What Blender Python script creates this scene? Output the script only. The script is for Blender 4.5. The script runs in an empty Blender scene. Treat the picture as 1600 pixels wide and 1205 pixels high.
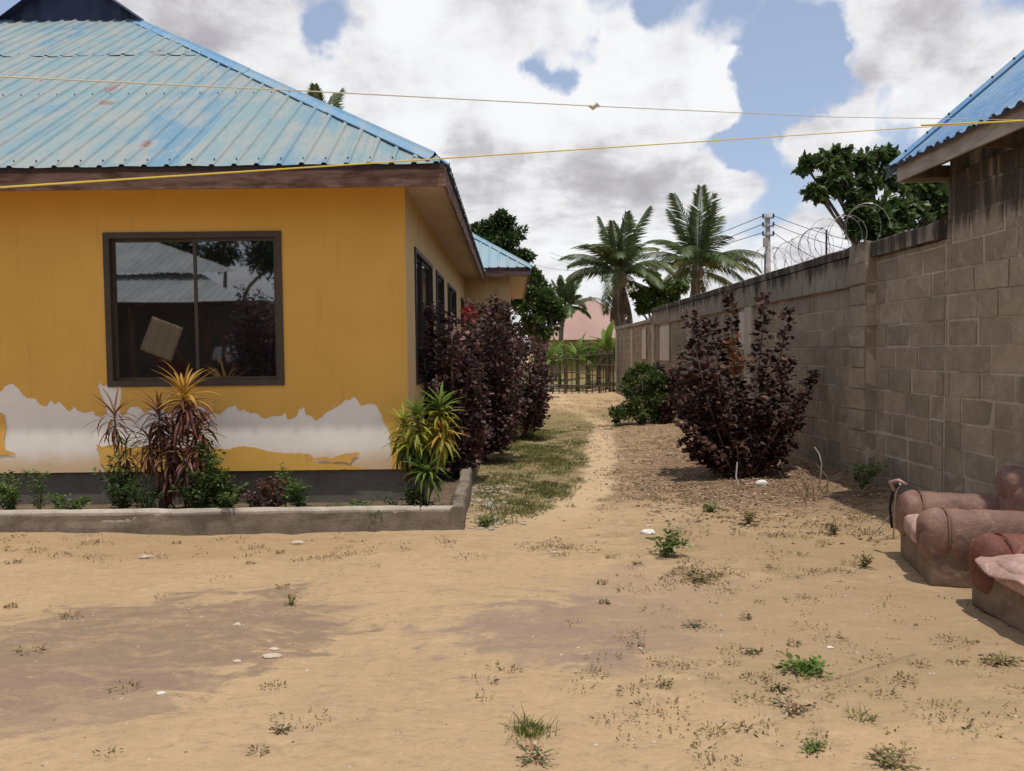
import bpy, bmesh, math, random
import numpy as np
from mathutils import Vector, Matrix
random.seed(7)
rng = np.random.default_rng(7)
R = math.radians
scene = bpy.context.scene
col = scene.collection

# ------------------------------------------------------------------ camera, world, sun
F_PX, CX, CY = 1200.0, 800.0, 602.5
PITCH, ROLL, EYE = R(2.48), R(0.6), Vector((0, 0, 1.6))
FW = Vector((0, math.cos(PITCH), -math.sin(PITCH)))
UP = Vector((0, math.sin(PITCH), math.cos(PITCH)))
RT = Vector((1, 0, 0))
cam_d = bpy.data.cameras.new('camera')
cam = bpy.data.objects.new('camera', cam_d)
col.objects.link(cam)
cr = RT * math.cos(ROLL) - UP * math.sin(ROLL)
cu = RT * math.sin(ROLL) + UP * math.cos(ROLL)
m = Matrix.Identity(4)
for i, v in enumerate((cr, cu, -FW)):
    for j in range(3):
        m[j][i] = v[j]
m.translation = EYE
cam.matrix_world = m
cam_d.sensor_width = 36
cam_d.lens = 27
cam_d.clip_end = 3000
cam_d.clip_start = 0.05
scene.camera = cam
scene.view_settings.view_transform = 'Standard'
scene.view_settings.look = 'None'
scene.view_settings.gamma = 1
scene.view_settings.exposure = 0.0


def ray(px, py):
    """direction in the place that the photograph's pixel looks along (used to measure positions)"""
    u, v = (px - CX) / F_PX, (CY - py) / F_PX
    return FW + cr * u + cu * v


def atY(px, py, Y):
    d = ray(px, py); return EYE + d * (Y / d.y)


def atX(px, py, X):
    d = ray(px, py); return EYE + d * (X / d.x)


def atZ(px, py, Z=0.0):
    d = ray(px, py); return EYE + d * ((Z - EYE.z) / d.z)


SUN = Vector((0.10, -0.215, 1)).normalized()
sd = bpy.data.lights.new('sun', 'SUN')
sun = bpy.data.objects.new('sun', sd)
col.objects.link(sun)
sun.rotation_euler = SUN.to_track_quat('Z', 'Y').to_euler()
sd.energy = 3.3
sd.angle = R(0.6)
sd.color = (1.0, 0.95, 0.87)


class NT:
    def __init__(s, tree):
        s.t = tree

    def n(s, typ, props=None, **inp):
        nd = s.t.nodes.new(typ)
        for k, v in (props or {}).items():
            setattr(nd, k, v)
        for k, v in inp.items():
            key = int(k[1:]) if k[0] == 'i' and k[1:].isdigit() else k.replace('_', ' ')
            sock = nd.inputs[key]
            if isinstance(v, bpy.types.NodeSocket):
                s.t.links.new(v, sock)
            else:
                sock.default_value = v
        return nd

    def math(s, op, a, b=0.0, c=0.0, clamp=False):
        nd = s.n('ShaderNodeMath', {'operation': op, 'use_clamp': clamp}, i0=a, i1=b, i2=c)
        return nd.outputs[0]

    def vmath(s, op, a, b=(0, 0, 0)):
        nd = s.n('ShaderNodeVectorMath', {'operation': op}, i0=a, i1=b)
        return nd.outputs['Value'] if op in ('LENGTH', 'DISTANCE', 'DOT_PRODUCT') else nd.outputs[0]

    def mix(s, f, a, b, mode='MIX'):
        nd = s.t.nodes.new('ShaderNodeMix')
        nd.data_type = 'RGBA'; nd.blend_type = mode
        nd.clamp_factor = True
        for i, v in ((0, f), (6, a), (7, b)):
            if isinstance(v, bpy.types.NodeSocket):
                s.t.links.new(v, nd.inputs[i])
            else:
                nd.inputs[i].default_value = (*v, 1) if (i > 0 and len(v) == 3) else v
        return nd.outputs[2]

    def ss(s, x, lo, hi, a=0.0, b=1.0):
        nd = s.n('ShaderNodeMapRange', {'interpolation_type': 'SMOOTHSTEP'}, i0=x, i1=lo, i2=hi, i3=a, i4=b)
        return nd.outputs[0]

    def noise(s, vec, scale, detail=4, rough=.55, dist=0.0):
        return s.n('ShaderNodeTexNoise', None, Vector=vec, Scale=scale, Detail=detail, Roughness=rough, Distortion=dist).outputs[0]

    def ramp(s, f, stops):
        nd = s.t.nodes.new('ShaderNodeValToRGB')
        e = nd.color_ramp.elements
        while len(e) < len(stops):
            e.new(0.5)
        for el, (p, c) in zip(e, stops):
            el.position = p; el.color = (*c, 1)
        s.t.links.new(f, nd.inputs[0])
        return nd.outputs[0]


# sky: Nishita blue with broken cumulus, all in sky directions
world = bpy.data.worlds.new('World')
scene.world = world
world.use_nodes = True
world.node_tree.nodes.clear()
w = NT(world.node_tree)
sky = w.n('ShaderNodeTexSky', {'sky_type': 'NISHITA', 'sun_disc': False, 'sun_elevation': math.asin(SUN.z),
                               'sun_rotation': math.atan2(SUN.x, SUN.y), 'air_density': 1.0, 'dust_density': 1.2, 'ozone_density': 1.5})
dirn = w.vmath('NORMALIZE', w.n('ShaderNodeTexCoord').outputs['Generated'])
sep = w.n('ShaderNodeSeparateXYZ', None, i0=dirn)
zz = w.math('ADD', w.math('MAXIMUM', sep.outputs[2], 0.0), 0.22)
proj = w.n('ShaderNodeCombineXYZ', None, i0=w.math('DIVIDE', sep.outputs[0], zz), i1=w.math('DIVIDE', sep.outputs[1], zz), i2=w.math('MULTIPLY', sep.outputs[2], 1.2)).outputs[0]
proj2 = w.vmath('ADD', proj, (0.10, 0.16, 0.05))
n1 = w.noise(proj, 1.55, 9, .56, .25)
n1b = w.noise(proj2, 1.55, 6, .56, .25)
n2 = w.noise(proj, 5.5, 6, .6, .2)
n3 = w.noise(dirn, 7.0, 8, .60, .3)
wc1 = w.vmath('SUBTRACT', w.n('ShaderNodeTexNoise', None, Vector=dirn, Scale=7.5, Detail=5, Roughness=.55).outputs['Color'], (.5, .5, .5))
dirw = w.vmath('ADD', dirn, w.vmath('MULTIPLY', wc1, (.17, .17, .15)))


def blob(px, py, r, soft=.6):
    c = ray(px, py).normalized()
    d = w.vmath('DISTANCE', dirw, tuple(c))
    return w.ss(d, r * soft * .4, r * 1.3, 1.0, 0.0)


def blobsum(items):
    acc = None
    for (px, py, r, a) in items:
        b = w.math('MULTIPLY', blob(px, py, r), a)
        acc = b if acc is None else w.math('ADD', acc, b)
    return acc


holes = blobsum([(880, 78, .045, .36), (842, 112, .03, .26), (1290, 60, .05, .2), (1420, 250, .05, .2), (1215, 200, .08, .26), (1190, 70, .045, .24), (1150, 215, .04, .2), (1300, 110, .05, .32), (1235, 310, .06, .18),
                 (490, 28, .06, .42), (30, 20, .07, .40), (1320, 165, .06, .22), (1200, 330, .05, .2), (1400, 190, .035, .12), (1380, 130, .04, .14), (665, 185, .03, .14), (1590, 5, .05, .25), (1110, 220, .045, .18), (1040, 10, .05, .22), (930, 20, .04, .10)])
fills = blobsum([(700, 100, .22, .30), (960, 170, .13, .30), (1130, 150, .035, .30), (900, 300, .2, .28), (1440, 60, .12, .34), (1500, 150, .08, .22), (400, 120, .2, .2),
                 (1310, 215, .05, .34), (1340, 122, .035, .3), (1255, 215, .03, .24), (1230, 260, .04, .2), (1130, 300, .05, .2), (1240, 380, .06, .3), (1180, 20, .03, .0), (100, 10, .10, .1)])
dens = w.math('ADD', w.math('MULTIPLY', n1, .40), w.math('MULTIPLY', n3, .68))
dens = w.math('ADD', dens, w.math('MULTIPLY', n2, .12))
dens = w.math('ADD', w.math('SUBTRACT', dens, holes), fills)
cover = w.ss(dens, .535, .72)
greys = blobsum([(560, 110, .10, .30), (800, 262, .10, .26), (930, 295, .10, .40), (1040, 290, .08, .22), (310, 20, .07, .25), (660, 70, .07, .25), (1440, 60, .09, .42), (700, 320, .1, .3),
                 (930, 250, .1, .2), (200, 0, .1, .2)])
lights = blobsum([(1000, 190, .07, .4), (860, 180, .07, .45), (1140, 125, .04, .5), (690, 215, .045, .5), (600, 180, .05, .25), (960, 400, .07, .3), (1450, 180, .07, .4), (1000, 90, .05, .2), (620, 20, .05, .3),
                  (840, 370, .06, .25), (1420, 100, .03, .1)])
thick = w.math('ADD', w.math('MULTIPLY', w.math('SUBTRACT', n1b, .5), 1.5), w.math('MULTIPLY', w.math('SUBTRACT', n3, .5), 2.2))
thick = w.math('ADD', thick, w.math('MULTIPLY', w.math('SUBTRACT', n2, .5), 1.6))
shade = w.math('ADD', w.math('ADD', thick, greys), w.math('MULTIPLY', lights, -1.0))
ccol = w.ramp(w.ss(shade, -.42, 1.12), [(0.0, (7.3, 7.3, 7.4)), (.3, (6.3, 6.25, 6.4)), (.65, (4.5, 4.4, 4.6)), (1.0, (3.3, 3.2, 3.4))])
skyb = w.mix(1.0, sky.outputs[0], (1.05, 1.05, 1.12), 'MULTIPLY')
skyb = w.mix(.30, skyb, (5.2, 5.6, 6.2))
skyc = w.mix(w.math('MULTIPLY', cover, .97), skyb, ccol)
low = w.ss(sep.outputs[2], -.02, .0, 0.0, 1.0)
skyc = w.mix(low, (1.2, 1.0, .8), skyc)
bg = w.n('ShaderNodeBackground', None, Color=skyc, Strength=0.132)
wo = w.n('ShaderNodeOutputWorld', None, Surface=bg.outputs[0])

# ------------------------------------------------------------------ materials


def newmat(name):
    mt = bpy.data.materials.new(name)
    mt.use_nodes = True
    mt.node_tree.nodes.clear()
    return mt, NT(mt.node_tree)


def finish(nt, colr, rough=.85, bump=None, bstr=.3, bdist=.01, spec=.3, metal=0.0, ior=1.45):
    kw = {}
    if bump is not None:
        kw['Normal'] = nt.n('ShaderNodeBump', None, Strength=bstr, Distance=bdist, Height=bump).outputs[0]
    p = nt.n('ShaderNodeBsdfPrincipled', None, Base_Color=(*colr, 1) if isinstance(colr, tuple) else colr, Roughness=rough, Metallic=metal, IOR=ior, **kw)
    p.inputs['Specular IOR Level'].default_value = spec
    nt.n('ShaderNodeOutputMaterial', None, Surface=p.outputs[0])
    return p


def pos(nt):
    return nt.n('ShaderNodeNewGeometry').outputs['Position']


def scaled(nt, v, s):
    return nt.vmath('MULTIPLY', v, s)


def simple(name, c1, c2, scale=6, rough=.85, bump=.3, bscale=40, bdist=.008, spec=.25, stretch=(1, 1, 1), objvar=0.0, metal=0.0):
    mt, nt = newmat(name)
    p = scaled(nt, pos(nt), stretch)
    a = nt.noise(p, scale, 6, .6, .3)
    c = nt.mix(nt.ss(a, .3, .7), c1, c2)
    if objvar:
        rnd = nt.n('ShaderNodeObjectInfo').outputs['Random']
        c = nt.mix(1.0, c, nt.ramp(rnd, [(0, (1 - objvar,) * 3), (1, (1 + objvar * .6,) * 3)]), 'MULTIPLY')
    finish(nt, c, rough, nt.noise(p, bscale, 5, .65), bump, bdist, spec, metal)
    return mt


def leafmat(name, cols, trans=.3, rough=.5, spec=.3):
    mt, nt = newmat(name)
    g = nt.n('ShaderNodeNewGeometry')
    stops = [((i + .0) / max(1, len(cols) - 1), c) for i, c in enumerate(cols)]
    c = nt.ramp(g.outputs['Random Per Island'], stops)
    n = nt.noise(g.outputs['Position'], 1.3, 2)
    c = nt.mix(1.0, c, nt.ramp(n, [(.25, (.7, .7, .7)), (.75, (1.3, 1.3, 1.25))]), 'MULTIPLY')
    p = nt.n('ShaderNodeBsdfPrincipled', None, Base_Color=c, Roughness=rough)
    p.inputs['Specular IOR Level'].default_value = spec
    t = nt.n('ShaderNodeBsdfTranslucent', None, Color=c)
    mx = nt.n('ShaderNodeMixShader', None, i0=trans, i1=p.outputs[0], i2=t.outputs[0])
    nt.n('ShaderNodeOutputMaterial', None, Surface=mx.outputs[0])
    return mt


M = {}
M['leaf_dark'] = leafmat('dark_green_leaf', [(.022, .042, .012), (.042, .075, .02), (.085, .12, .035)])
M['leaf_mid'] = leafmat('green_leaf', [(.035, .065, .015), (.07, .115, .024), (.14, .18, .045)])
M['leaf_bright'] = leafmat('bright_green_leaf', [(.08, .14, .02), (.14, .22, .04), (.24, .30, .07)], .4)
M['leaf_purple'] = leafmat('dark_purple_leaf', [(.018, .008, .008), (.035, .014, .012), (.062, .026, .020), (.10, .05, .038), (.15, .08, .06)], .2, .55, .2)
M['leaf_mauve'] = leafmat('mauve_leaf', [(.03, .012, .014), (.07, .028, .032), (.13, .055, .056), (.21, .12, .11), (.05, .06, .03)], .25, .5)
M['leaf_red'] = leafmat('red_leaf', [(.25, .02, .03), (.4, .05, .06)], .3)
M['leaf_rust'] = leafmat('rusty_leaf', [(.16, .06, .03), (.26, .12, .05)], .3)
M['leaf_bronze'] = leafmat('bronze_strap_leaf', [(.06, .02, .018), (.11, .035, .025), (.2, .08, .03)], .3)
M['leaf_orange'] = leafmat('orange_strap_leaf', [(.42, .2, .03), (.5, .3, .05), (.28, .11, .03)], .35)
M['leaf_yellow'] = leafmat('yellow_green_strap_leaf', [(.13, .19, .02), (.28, .30, .035), (.42, .37, .06)], .4)
M['palm'] = leafmat('palm_leaflet', [(.05, .08, .028), (.09, .125, .04), (.14, .17, .06)], .25, .4, .5)
M['palm_yellow'] = leafmat('yellowed_palm_leaflet', [(.16, .17, .045), (.24, .22, .07), (.12, .12, .04)], .3)
M['palm_dead'] = leafmat('dead_palm_leaflet', [(.10, .065, .04), (.16, .11, .07)], .1, .8)
M['grass'] = leafmat('grass_blade', [(.07, .11, .02), (.14, .18, .035), (.25, .23, .08)], .35, .6)
M['grass_green'] = leafmat('green_grass_blade', [(.08, .095, .022), (.13, .145, .035), (.26, .22, .085)], .35, .6)
M['dry'] = leafmat('dry_grass_blade', [(.22, .16, .07), (.34, .26, .13), (.15, .1, .05)], .3, .8)
M['litter'] = leafmat('fallen_leaf', [(.10, .045, .03), (.22, .12, .07), (.35, .24, .15), (.48, .36, .24), (.12, .07, .045)], .1, .8)
M['leaf_tree'] = leafmat('broad_tree_leaf', [(.035, .065, .018), (.07, .115, .032), (.13, .18, .055)], .35)
M['bark'] = simple('bark', (.13, .10, .075), (.24, .20, .16), 8, .95, .8, 30, .02, stretch=(1, 1, .3))
M['stem'] = simple('plant_stem', (.16, .12, .08), (.28, .22, .15), 10, .9)
M['greenstem'] = simple('green_stem', (.08, .13, .04), (.14, .18, .06), 10, .7)
M['twig'] = simple('dry_twig', (.22, .15, .10), (.36, .27, .18), 12, .9)

# yellow paint: slight fade, rain streaks and dirt
mt, nt = newmat('ochre_wall_paint')
p = pos(nt)
a = nt.noise(p, 1.3, 5, .6)
s = nt.noise(scaled(nt, p, (7, 7, .6)), 2.0, 5, .6)
c = nt.mix(nt.ss(a, .3, .7), (.70, .395, .083), (.76, .435, .098))
c = nt.mix(nt.ss(s, .56, .8, 0, .35), c, (.44, .25, .06))
sp = nt.noise(p, 38, 3, .5)
c = nt.mix(nt.ss(sp, .70, .78, 0, .4), c, (.36, .2, .06))
finish(nt, c, .75, nt.noise(p, 90, 4, .6), .12, .003, .25)
M['paint'] = mt
mt, nt = newmat('pale_side_paint')
p = pos(nt)
s = nt.noise(scaled(nt, p, (5, 5, .7)), 2.0, 5, .6)
finish(nt, nt.mix(nt.ss(s, .4, .8), (.62, .44, .21), (.50, .35, .17)), .8, nt.noise(p, 90, 4, .6), .12, .003, .25)
M['paint_side'] = mt
# bare plaster with a rusty splash of mud low down
mt, nt = newmat('bare_white_plaster')
p = pos(nt)
a = nt.noise(p, 2.5, 6, .65, .5)
c = nt.mix(nt.ss(a, .3, .7), (.89, .83, .74), (.83, .77, .68))
sz = nt.n('ShaderNodeSeparateXYZ', None, i0=p).outputs[2]
mud = nt.math('ADD', sz, nt.math('MULTIPLY', nt.noise(p, 5, 4), .16))
c = nt.mix(nt.ss(mud, .53, .78, .85, 0.0), c, (.66, .43, .21))
finish(nt, c, .9, nt.noise(p, 50, 6, .65), .25, .005, .2)
M['plaster'] = mt


def concrete(name, c1, c2, dark, mould_z=None, drip=True, objvar=.12, bstr=.6, smear=None):
    mt, nt = newmat(name)
    p = pos(nt)
    a = nt.noise(p, 3.0, 7, .65, .4)
    c = nt.mix(nt.ss(a, .3, .7), c1, c2)
    b = nt.noise(p, 11, 7, .75, .5)
    c = nt.mix(nt.ss(b, .50, .66, 0, .6), c, tuple(x * .62 for x in c1))
    rnd = nt.n('ShaderNodeObjectInfo').outputs['Random']
    c = nt.mix(1.0, c, nt.ramp(rnd, [(0, (1 - objvar, 1 - objvar, 1 - objvar)), (.5, (1, .98, .95)), (1, (1 + objvar, 1 + objvar * .8, 1 + objvar * .6))]), 'MULTIPLY')
    if smear:
        sm_ = nt.noise(p, 2.3, 8, .72, 1.6)
        c = nt.mix(nt.ss(sm_, .54, .64, 0, .6), c, smear)
        sm2 = nt.noise(scaled(nt, p, (1, 1, .5)), 1.1, 6, .7, .8)
        c = nt.mix(nt.ss(sm2, .50, .68, 0, .5), c, (.22, .18, .13))
    if mould_z:
        z = nt.n('ShaderNodeSeparateXYZ', None, i0=p).outputs[2]
        st = nt.noise(scaled(nt, p, (2.6, 2.6, .25)), 2.4, 6, .7)
        k = nt.math('ADD', nt.ss(z, mould_z - 1.0, mould_z, 0.0, .30), nt.ss(z, mould_z - .32, mould_z + .05, 0.0, .16))
        k = nt.math('ADD', k, nt.math('MULTIPLY', st, .8))
        c = nt.mix(nt.ss(k, .72, .88, 0, .85), c, dark)
        foot = nt.math('ADD', nt.ss(z, 0.0, .75, .30, 0.0), nt.math('MULTIPLY', st, .5))
        c = nt.mix(nt.ss(foot, .38, .60, 0, .5), c, (.15, .125, .095))
    finish(nt, c, .95, nt.noise(p, 38, 7, .7), bstr, .012, .15)
    return mt


M['block'] = concrete('cement_block', (.37, .30, .225), (.26, .21, .155), (.035, .03, .025), 2.85, objvar=.14, smear=(.44, .375, .30))
M['mortar'] = concrete('mortar', (.52, .45, .365), (.40, .34, .27), (.04, .035, .03), 2.85)
M['beam'] = concrete('cast_concrete_beam', (.33, .28, .22), (.24, .20, .155), (.03, .026, .022), 2.70)
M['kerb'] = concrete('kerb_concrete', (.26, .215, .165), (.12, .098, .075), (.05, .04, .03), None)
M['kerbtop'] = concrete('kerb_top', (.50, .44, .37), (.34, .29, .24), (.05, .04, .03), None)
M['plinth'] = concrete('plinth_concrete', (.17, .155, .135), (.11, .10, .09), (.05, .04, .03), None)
M['board'] = concrete('pale_board', (.66, .58, .52), (.55, .47, .42), (.2, .2, .2), None, objvar=.05, bstr=.1)


def roofmat(name, base, fade, grey, fadeamt, rust=True, sheen=.35):
    mt, nt = newmat(name)
    p = pos(nt)
    rnd = nt.n('ShaderNodeObjectInfo').outputs['Random']
    a = nt.noise(p, 1.1, 6, .62, .6)
    b = nt.noise(scaled(nt, p, (3, .7, .7)), 2.2, 6, .7)
    k = nt.math('ADD', nt.math('MULTIPLY', a, .7), nt.math('MULTIPLY', rnd, .28))
    c = nt.mix(nt.ss(k, .42 - fadeamt, .62 - fadeamt), base, fade)
    c = nt.mix(nt.ss(nt.math('ADD', b, nt.math('MULTIPLY', a, .3)), .56, .76, 0, .85), c, grey)
    sc = nt.noise(scaled(nt, p, (9, 2, 2)), 3.2, 7, .75)
    c = nt.mix(nt.ss(sc, .56, .72, 0, .45), c, tuple(min(1, x * 1.35 + .04) for x in fade))
    dk = nt.noise(p, 4.5, 7, .75, 1.0)
    c = nt.mix(nt.ss(dk, .56, .74, 0, .45), c, tuple(x * .6 for x in grey))
    if rust:
        r = nt.noise(p, 1.9, 3, .5, .8)
        c = nt.mix(nt.ss(r, .715, .74, 0, .85), c, (.26, .11, .07))
        for (rx, ry, sx_, sy_) in ((176, 138, .07, .26), (171, 162, .15, .09), (226, 228, .07, .10), (244, 82, .16, .07)):
            dd_ = ray(rx, ry); n_ = Vector((0, -.559, .829)); o_ = Vector((-.58, 7.26, 3.37))
            q_ = EYE + dd_ * ((o_ - EYE).dot(n_) / dd_.dot(n_))
            l_ = nt.vmath('LENGTH', nt.vmath('DIVIDE', nt.vmath('SUBTRACT', p, tuple(q_)), (sx_, sy_, sy_)))
            l_ = nt.math('ADD', l_, nt.math('MULTIPLY', nt.math('SUBTRACT', nt.noise(p, 9, 5, .7), .5), 2.0))
            c = nt.mix(nt.ss(l_, .5, 1.05, .75, 0), c, (.25, .12, .085))
    finish(nt, c, .55, nt.noise(p, 6, 5, .65), .35, .02, sheen)
    return mt


M['roof'] = roofmat('faded_blue_roof_sheet', (.13, .245, .335), (.19, .285, .305), (.30, .31, .28), .14)
M['roof_hip'] = roofmat('blue_hip_cap', (.12, .27, .43), (.17, .31, .43), (.25, .33, .38), -.05, False)
M['roof_blue'] = roofmat('bright_blue_roof_sheet', (.10, .23, .40), (.13, .27, .43), (.18, .29, .40), -.05, False)
M['roof_wing'] = roofmat('pale_blue_roof_sheet', (.17, .31, .39), (.23, .35, .39), (.30, .35, .36), 0, False)
M['roof_edge'] = simple('dark_sheet_edge', (.04, .03, .035), (.07, .05, .05), 10, .8)
M['navy'] = simple('navy_gable_sheet', (.018, .026, .06), (.03, .04, .08), 4, .5, .2, 20)
M['roof_pale'] = simple('weathered_zinc_sheet', (.50, .52, .50), (.36, .38, .38), 2, .5, .2, 12, stretch=(1, .3, 1))
M['roof_pink'] = simple('faded_pink_roof', (.36, .225, .19), (.42, .27, .23), .5, .7, .3, 6, stretch=(1, 1, .2))
M['fascia'] = simple('weathered_brown_board', (.10, .05, .035), (.27, .17, .13), 5, .8, .4, 40, stretch=(.6, 1, 3))
M['fascia_pale'] = simple('weathered_grey_board', (.42, .36, .30), (.27, .22, .18), 5, .85, .5, 30, stretch=(1, .7, 3))
M['soffit'] = simple('soffit_board', (.56, .46, .37), (.48, .38, .30), 2, .85, .1, 30)
M['wood'] = simple('grey_timber', (.15, .105, .075), (.07, .05, .035), 9, .9, .6, 30, stretch=(1, 1, .2))
M['frame'] = simple('bronze_aluminium', (.055, .038, .024), (.07, .05, .033), 8, .5, .05, 50, spec=.5)
M['frame_dark'] = simple('dark_brown_frame', (.03, .02, .018), (.045, .03, .025), 8, .5, .05, 50, spec=.5)
M['soil'] = simple('dark_bed_soil', (.12, .085, .055), (.19, .14, .09), 9, 1, .8, 40, .03)
M['rope'] = simple('yellow_nylon_rope', (.62, .46, .05), (.72, .56, .12), 300, .6, .4, 700, .001)
M['rope_old'] = simple('faded_nylon_rope', (.55, .52, .40), (.62, .60, .48), 300, .6, .4, 700, .001)
M['wire'] = simple('galvanised_wire', (.22, .21, .20), (.32, .30, .29), 20, .5, .1, 50, metal=.6)
M['cable'] = simple('black_cable', (.03, .03, .03), (.05, .05, .05), 5, .7)
M['pole'] = simple('concrete_pole', (.27, .26, .25), (.36, .35, .33), 4, .9)
M['stone'] = simple('pale_stone', (.42, .33, .25), (.56, .46, .36), 12, .95, .5, 60)
M['stone_white'] = simple('white_stone', (.72, .68, .62), (.6, .56, .5), 12, .95, .5, 60)
M['strap'] = simple('black_strap', (.02, .018, .018), (.04, .03, .03), 12, .8)

mt, nt = newmat('dark_window_glass')
p = pos(nt)
finish(nt, (.008, .008, .009), .02, nt.noise(p, .55, 2, .4), .10, .02, .5, 0, 2.8)
M['glass'] = mt


def leather(name, c1, c2, c3):
    mt, nt = newmat(name)
    p = pos(nt)
    a = nt.noise(p, 3.5, 6, .65, .8)
    c = nt.mix(nt.ss(a, .35, .65), c1, c2)
    b = nt.noise(p, 11, 7, .72, .6)
    c = nt.mix(nt.ss(b, .54, .70, 0, .75), c, c3)
    d_ = nt.noise(p, 1.9, 5, .7, 1.2)
    c = nt.mix(nt.ss(d_, .5, .72, 0, .5), c, tuple(x * .6 for x in c2))
    cr_ = nt.n('ShaderNodeTexVoronoi', {'feature': 'DISTANCE_TO_EDGE'}, Vector=p, Scale=26).outputs[0]
    h = nt.math('ADD', nt.math('MULTIPLY', nt.noise(p, 7, 6, .6, .8), 1.0), nt.math('MULTIPLY', nt.ss(cr_, 0, .12), .025))
    finish(nt, c, .62, h, .6, .03, .3)
    return mt


M['mauve_leather'] = leather('dusty_mauve_leather', (.25, .145, .11), (.165, .09, .068), (.36, .245, .195))
M['red_leather'] = leather('worn_red_leather', (.19, .072, .048), (.12, .045, .034), (.30, .15, .11))
M['pale_leather'] = leather('cracked_pale_lining', (.50, .33, .28), (.36, .22, .18), (.64, .50, .44))
M['base_cloth'] = leather('dusty_base_cloth', (.22, .15, .105), (.15, .10, .07), (.30, .22, .16))

# ------------------------------------------------------------------ helpers


def setp(o, label=None, cat=None, group=None, kind=None):
    if label: o['label'] = label
    if cat: o['category'] = cat
    if group: o['group'] = group
    if kind: o['kind'] = kind
    return o


def empty(name, loc, label, cat, group=None, rz=0):
    o = bpy.data.objects.new(name, None)
    col.objects.link(o)
    o.empty_display_size = .2
    o.location = loc
    o.rotation_euler = (0, 0, rz)
    return setp(o, label, cat, group)


def link_mesh(name, me, mat, parent=None, smooth=False, world=True):
    o = bpy.data.objects.new(name, me)
    col.objects.link(o)
    if mat is not None and not me.materials:
        me.materials.append(mat)
    if smooth:
        me.polygons.foreach_set('use_smooth', [True] * len(me.polygons))
    if parent is not None:
        o.parent = parent
        if world:   # vertices are in place coordinates
            pm = Matrix.Identity(4)
            q = parent
            while q is not None:
                pm = Matrix.LocRotScale(q.location, q.rotation_euler, q.scale) @ (q.matrix_parent_inverse.copy() if False else Matrix.Identity(4)) @ pm if False else (Matrix.LocRotScale(q.location, q.rotation_euler, q.scale) @ pm)
                q = q.parent
            o.matrix_basis = pm.inverted()
    return o


def pyd(name, verts, faces, mat, parent=None, smooth=False, world=True):
    me = bpy.data.meshes.new(name)
    me.from_pydata([tuple(v) for v in verts], [], faces)
    me.update()
    return link_mesh(name, me, mat, parent, smooth, world)


class MB:
    """collects simple solids into ONE mesh"""

    def __init__(s):
        s.v = []; s.f = []

    def add(s, vs, fs):
        b = len(s.v)
        s.v += [tuple(v) for v in vs]
        s.f += [tuple(b + i for i in f) for f in fs]
        return s

    def box(s, x0, x1, y0, y1, z0, z1, j=0.0):
        vs = [(x, y, z) for x in (x0, x1) for y in (y0, y1) for z in (z0, z1)]
        if j:
            vs = [(a + random.uniform(-j, j), b + random.uniform(-j, j), c + random.uniform(-j, j)) for a, b, c in vs]
        return s.add(vs, [(0, 1, 3, 2), (4, 6, 7, 5), (0, 4, 5, 1), (2, 3, 7, 6), (0, 2, 6, 4), (1, 5, 7, 3)])

    def tube(s, pts, rad, n=8, cap=True):
        pts = [Vector(p) for p in pts]
        if not hasattr(rad, '__len__'):
            rad = [rad] * len(pts)
        b = len(s.v)
        prev = None
        for i, p in enumerate(pts):
            t = (pts[min(i + 1, len(pts) - 1)] - pts[max(i - 1, 0)])
            t = t.normalized() if t.length > 1e-9 else Vector((0, 0, 1))
            if prev is None:
                a = t.orthogonal().normalized()
            else:
                a = (prev - t * prev.dot(t))
                a = a.normalized() if a.length > 1e-6 else t.orthogonal().normalized()
            prev = a
            c = t.cross(a)
            for k in range(n):
                an = 2 * math.pi * k / n
                s.v.append(tuple(p + (a * math.cos(an) + c * math.sin(an)) * rad[i]))
        for i in range(len(pts) - 1):
            for k in range(n):
                k2 = (k + 1) % n
                s.f.append((b + i * n + k, b + i * n + k2, b + (i + 1) * n + k2, b + (i + 1) * n + k))
        if cap:
            s.f.append(tuple(b + k for k in range(n))[::-1])
            s.f.append(tuple(b + (len(pts) - 1) * n + k for k in range(n)))
        return s

    def build(s, name, mat, parent=None, smooth=False, world=True):
        return pyd(name, s.v, s.f, mat, parent, smooth, world)


_tab = rng.random((256, 256))


def vnoise(x, y):
    xi = np.floor(x).astype(int); yi = np.floor(y).astype(int)
    fx = x - xi; fy = y - yi
    fx = fx * fx * (3 - 2 * fx); fy = fy * fy * (3 - 2 * fy)
    g = lambda a, b: _tab[a % 256, b % 256]
    return (g(xi, yi) * (1 - fx) + g(xi + 1, yi) * fx) * (1 - fy) + (g(xi, yi + 1) * (1 - fx) + g(xi + 1, yi + 1) * fx) * fy


def fbm(x, y, o=4):
    x = np.asarray(x, float); y = np.asarray(y, float)
    a = 0; s = 1; t = 0
    for i in range(o):
        a = a + s * vnoise(x + 17 * i, y + 31 * i); t += s; s *= .5
        x = x * 2.03; y = y * 2.03
    return a / t - .5


def gh(x, y):
    """height of the sandy ground"""
    x = np.asarray(x, float); y = np.asarray(y, float)
    h = .07 * fbm(x * .35, y * .35, 2) + .05 * fbm(x * 1.1 + 9, y * 1.1, 3) + .018 * fbm(x * 4 + 3, y * 4, 3)
    foot = np.clip(fbm(x * 5.5 + 50, y * 5.5 + 20, 2) - .12, 0, 1)
    h = h - .05 * foot * (np.abs(y - 5) < 5)
    h = h + .10 * np.clip((x - 3.3) / .8, 0, 1) * np.clip((y - 6.5) / 1.5, 0, 1)
    h = h - .05 * np.exp(-((x - (.9 - .02 * (y - 8))) / .45) ** 2) * np.clip((y - 6.5) / 2, 0, 1)
    return h


def ghs(x, y):
    return float(gh(np.array([x]), np.array([y]))[0])


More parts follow.
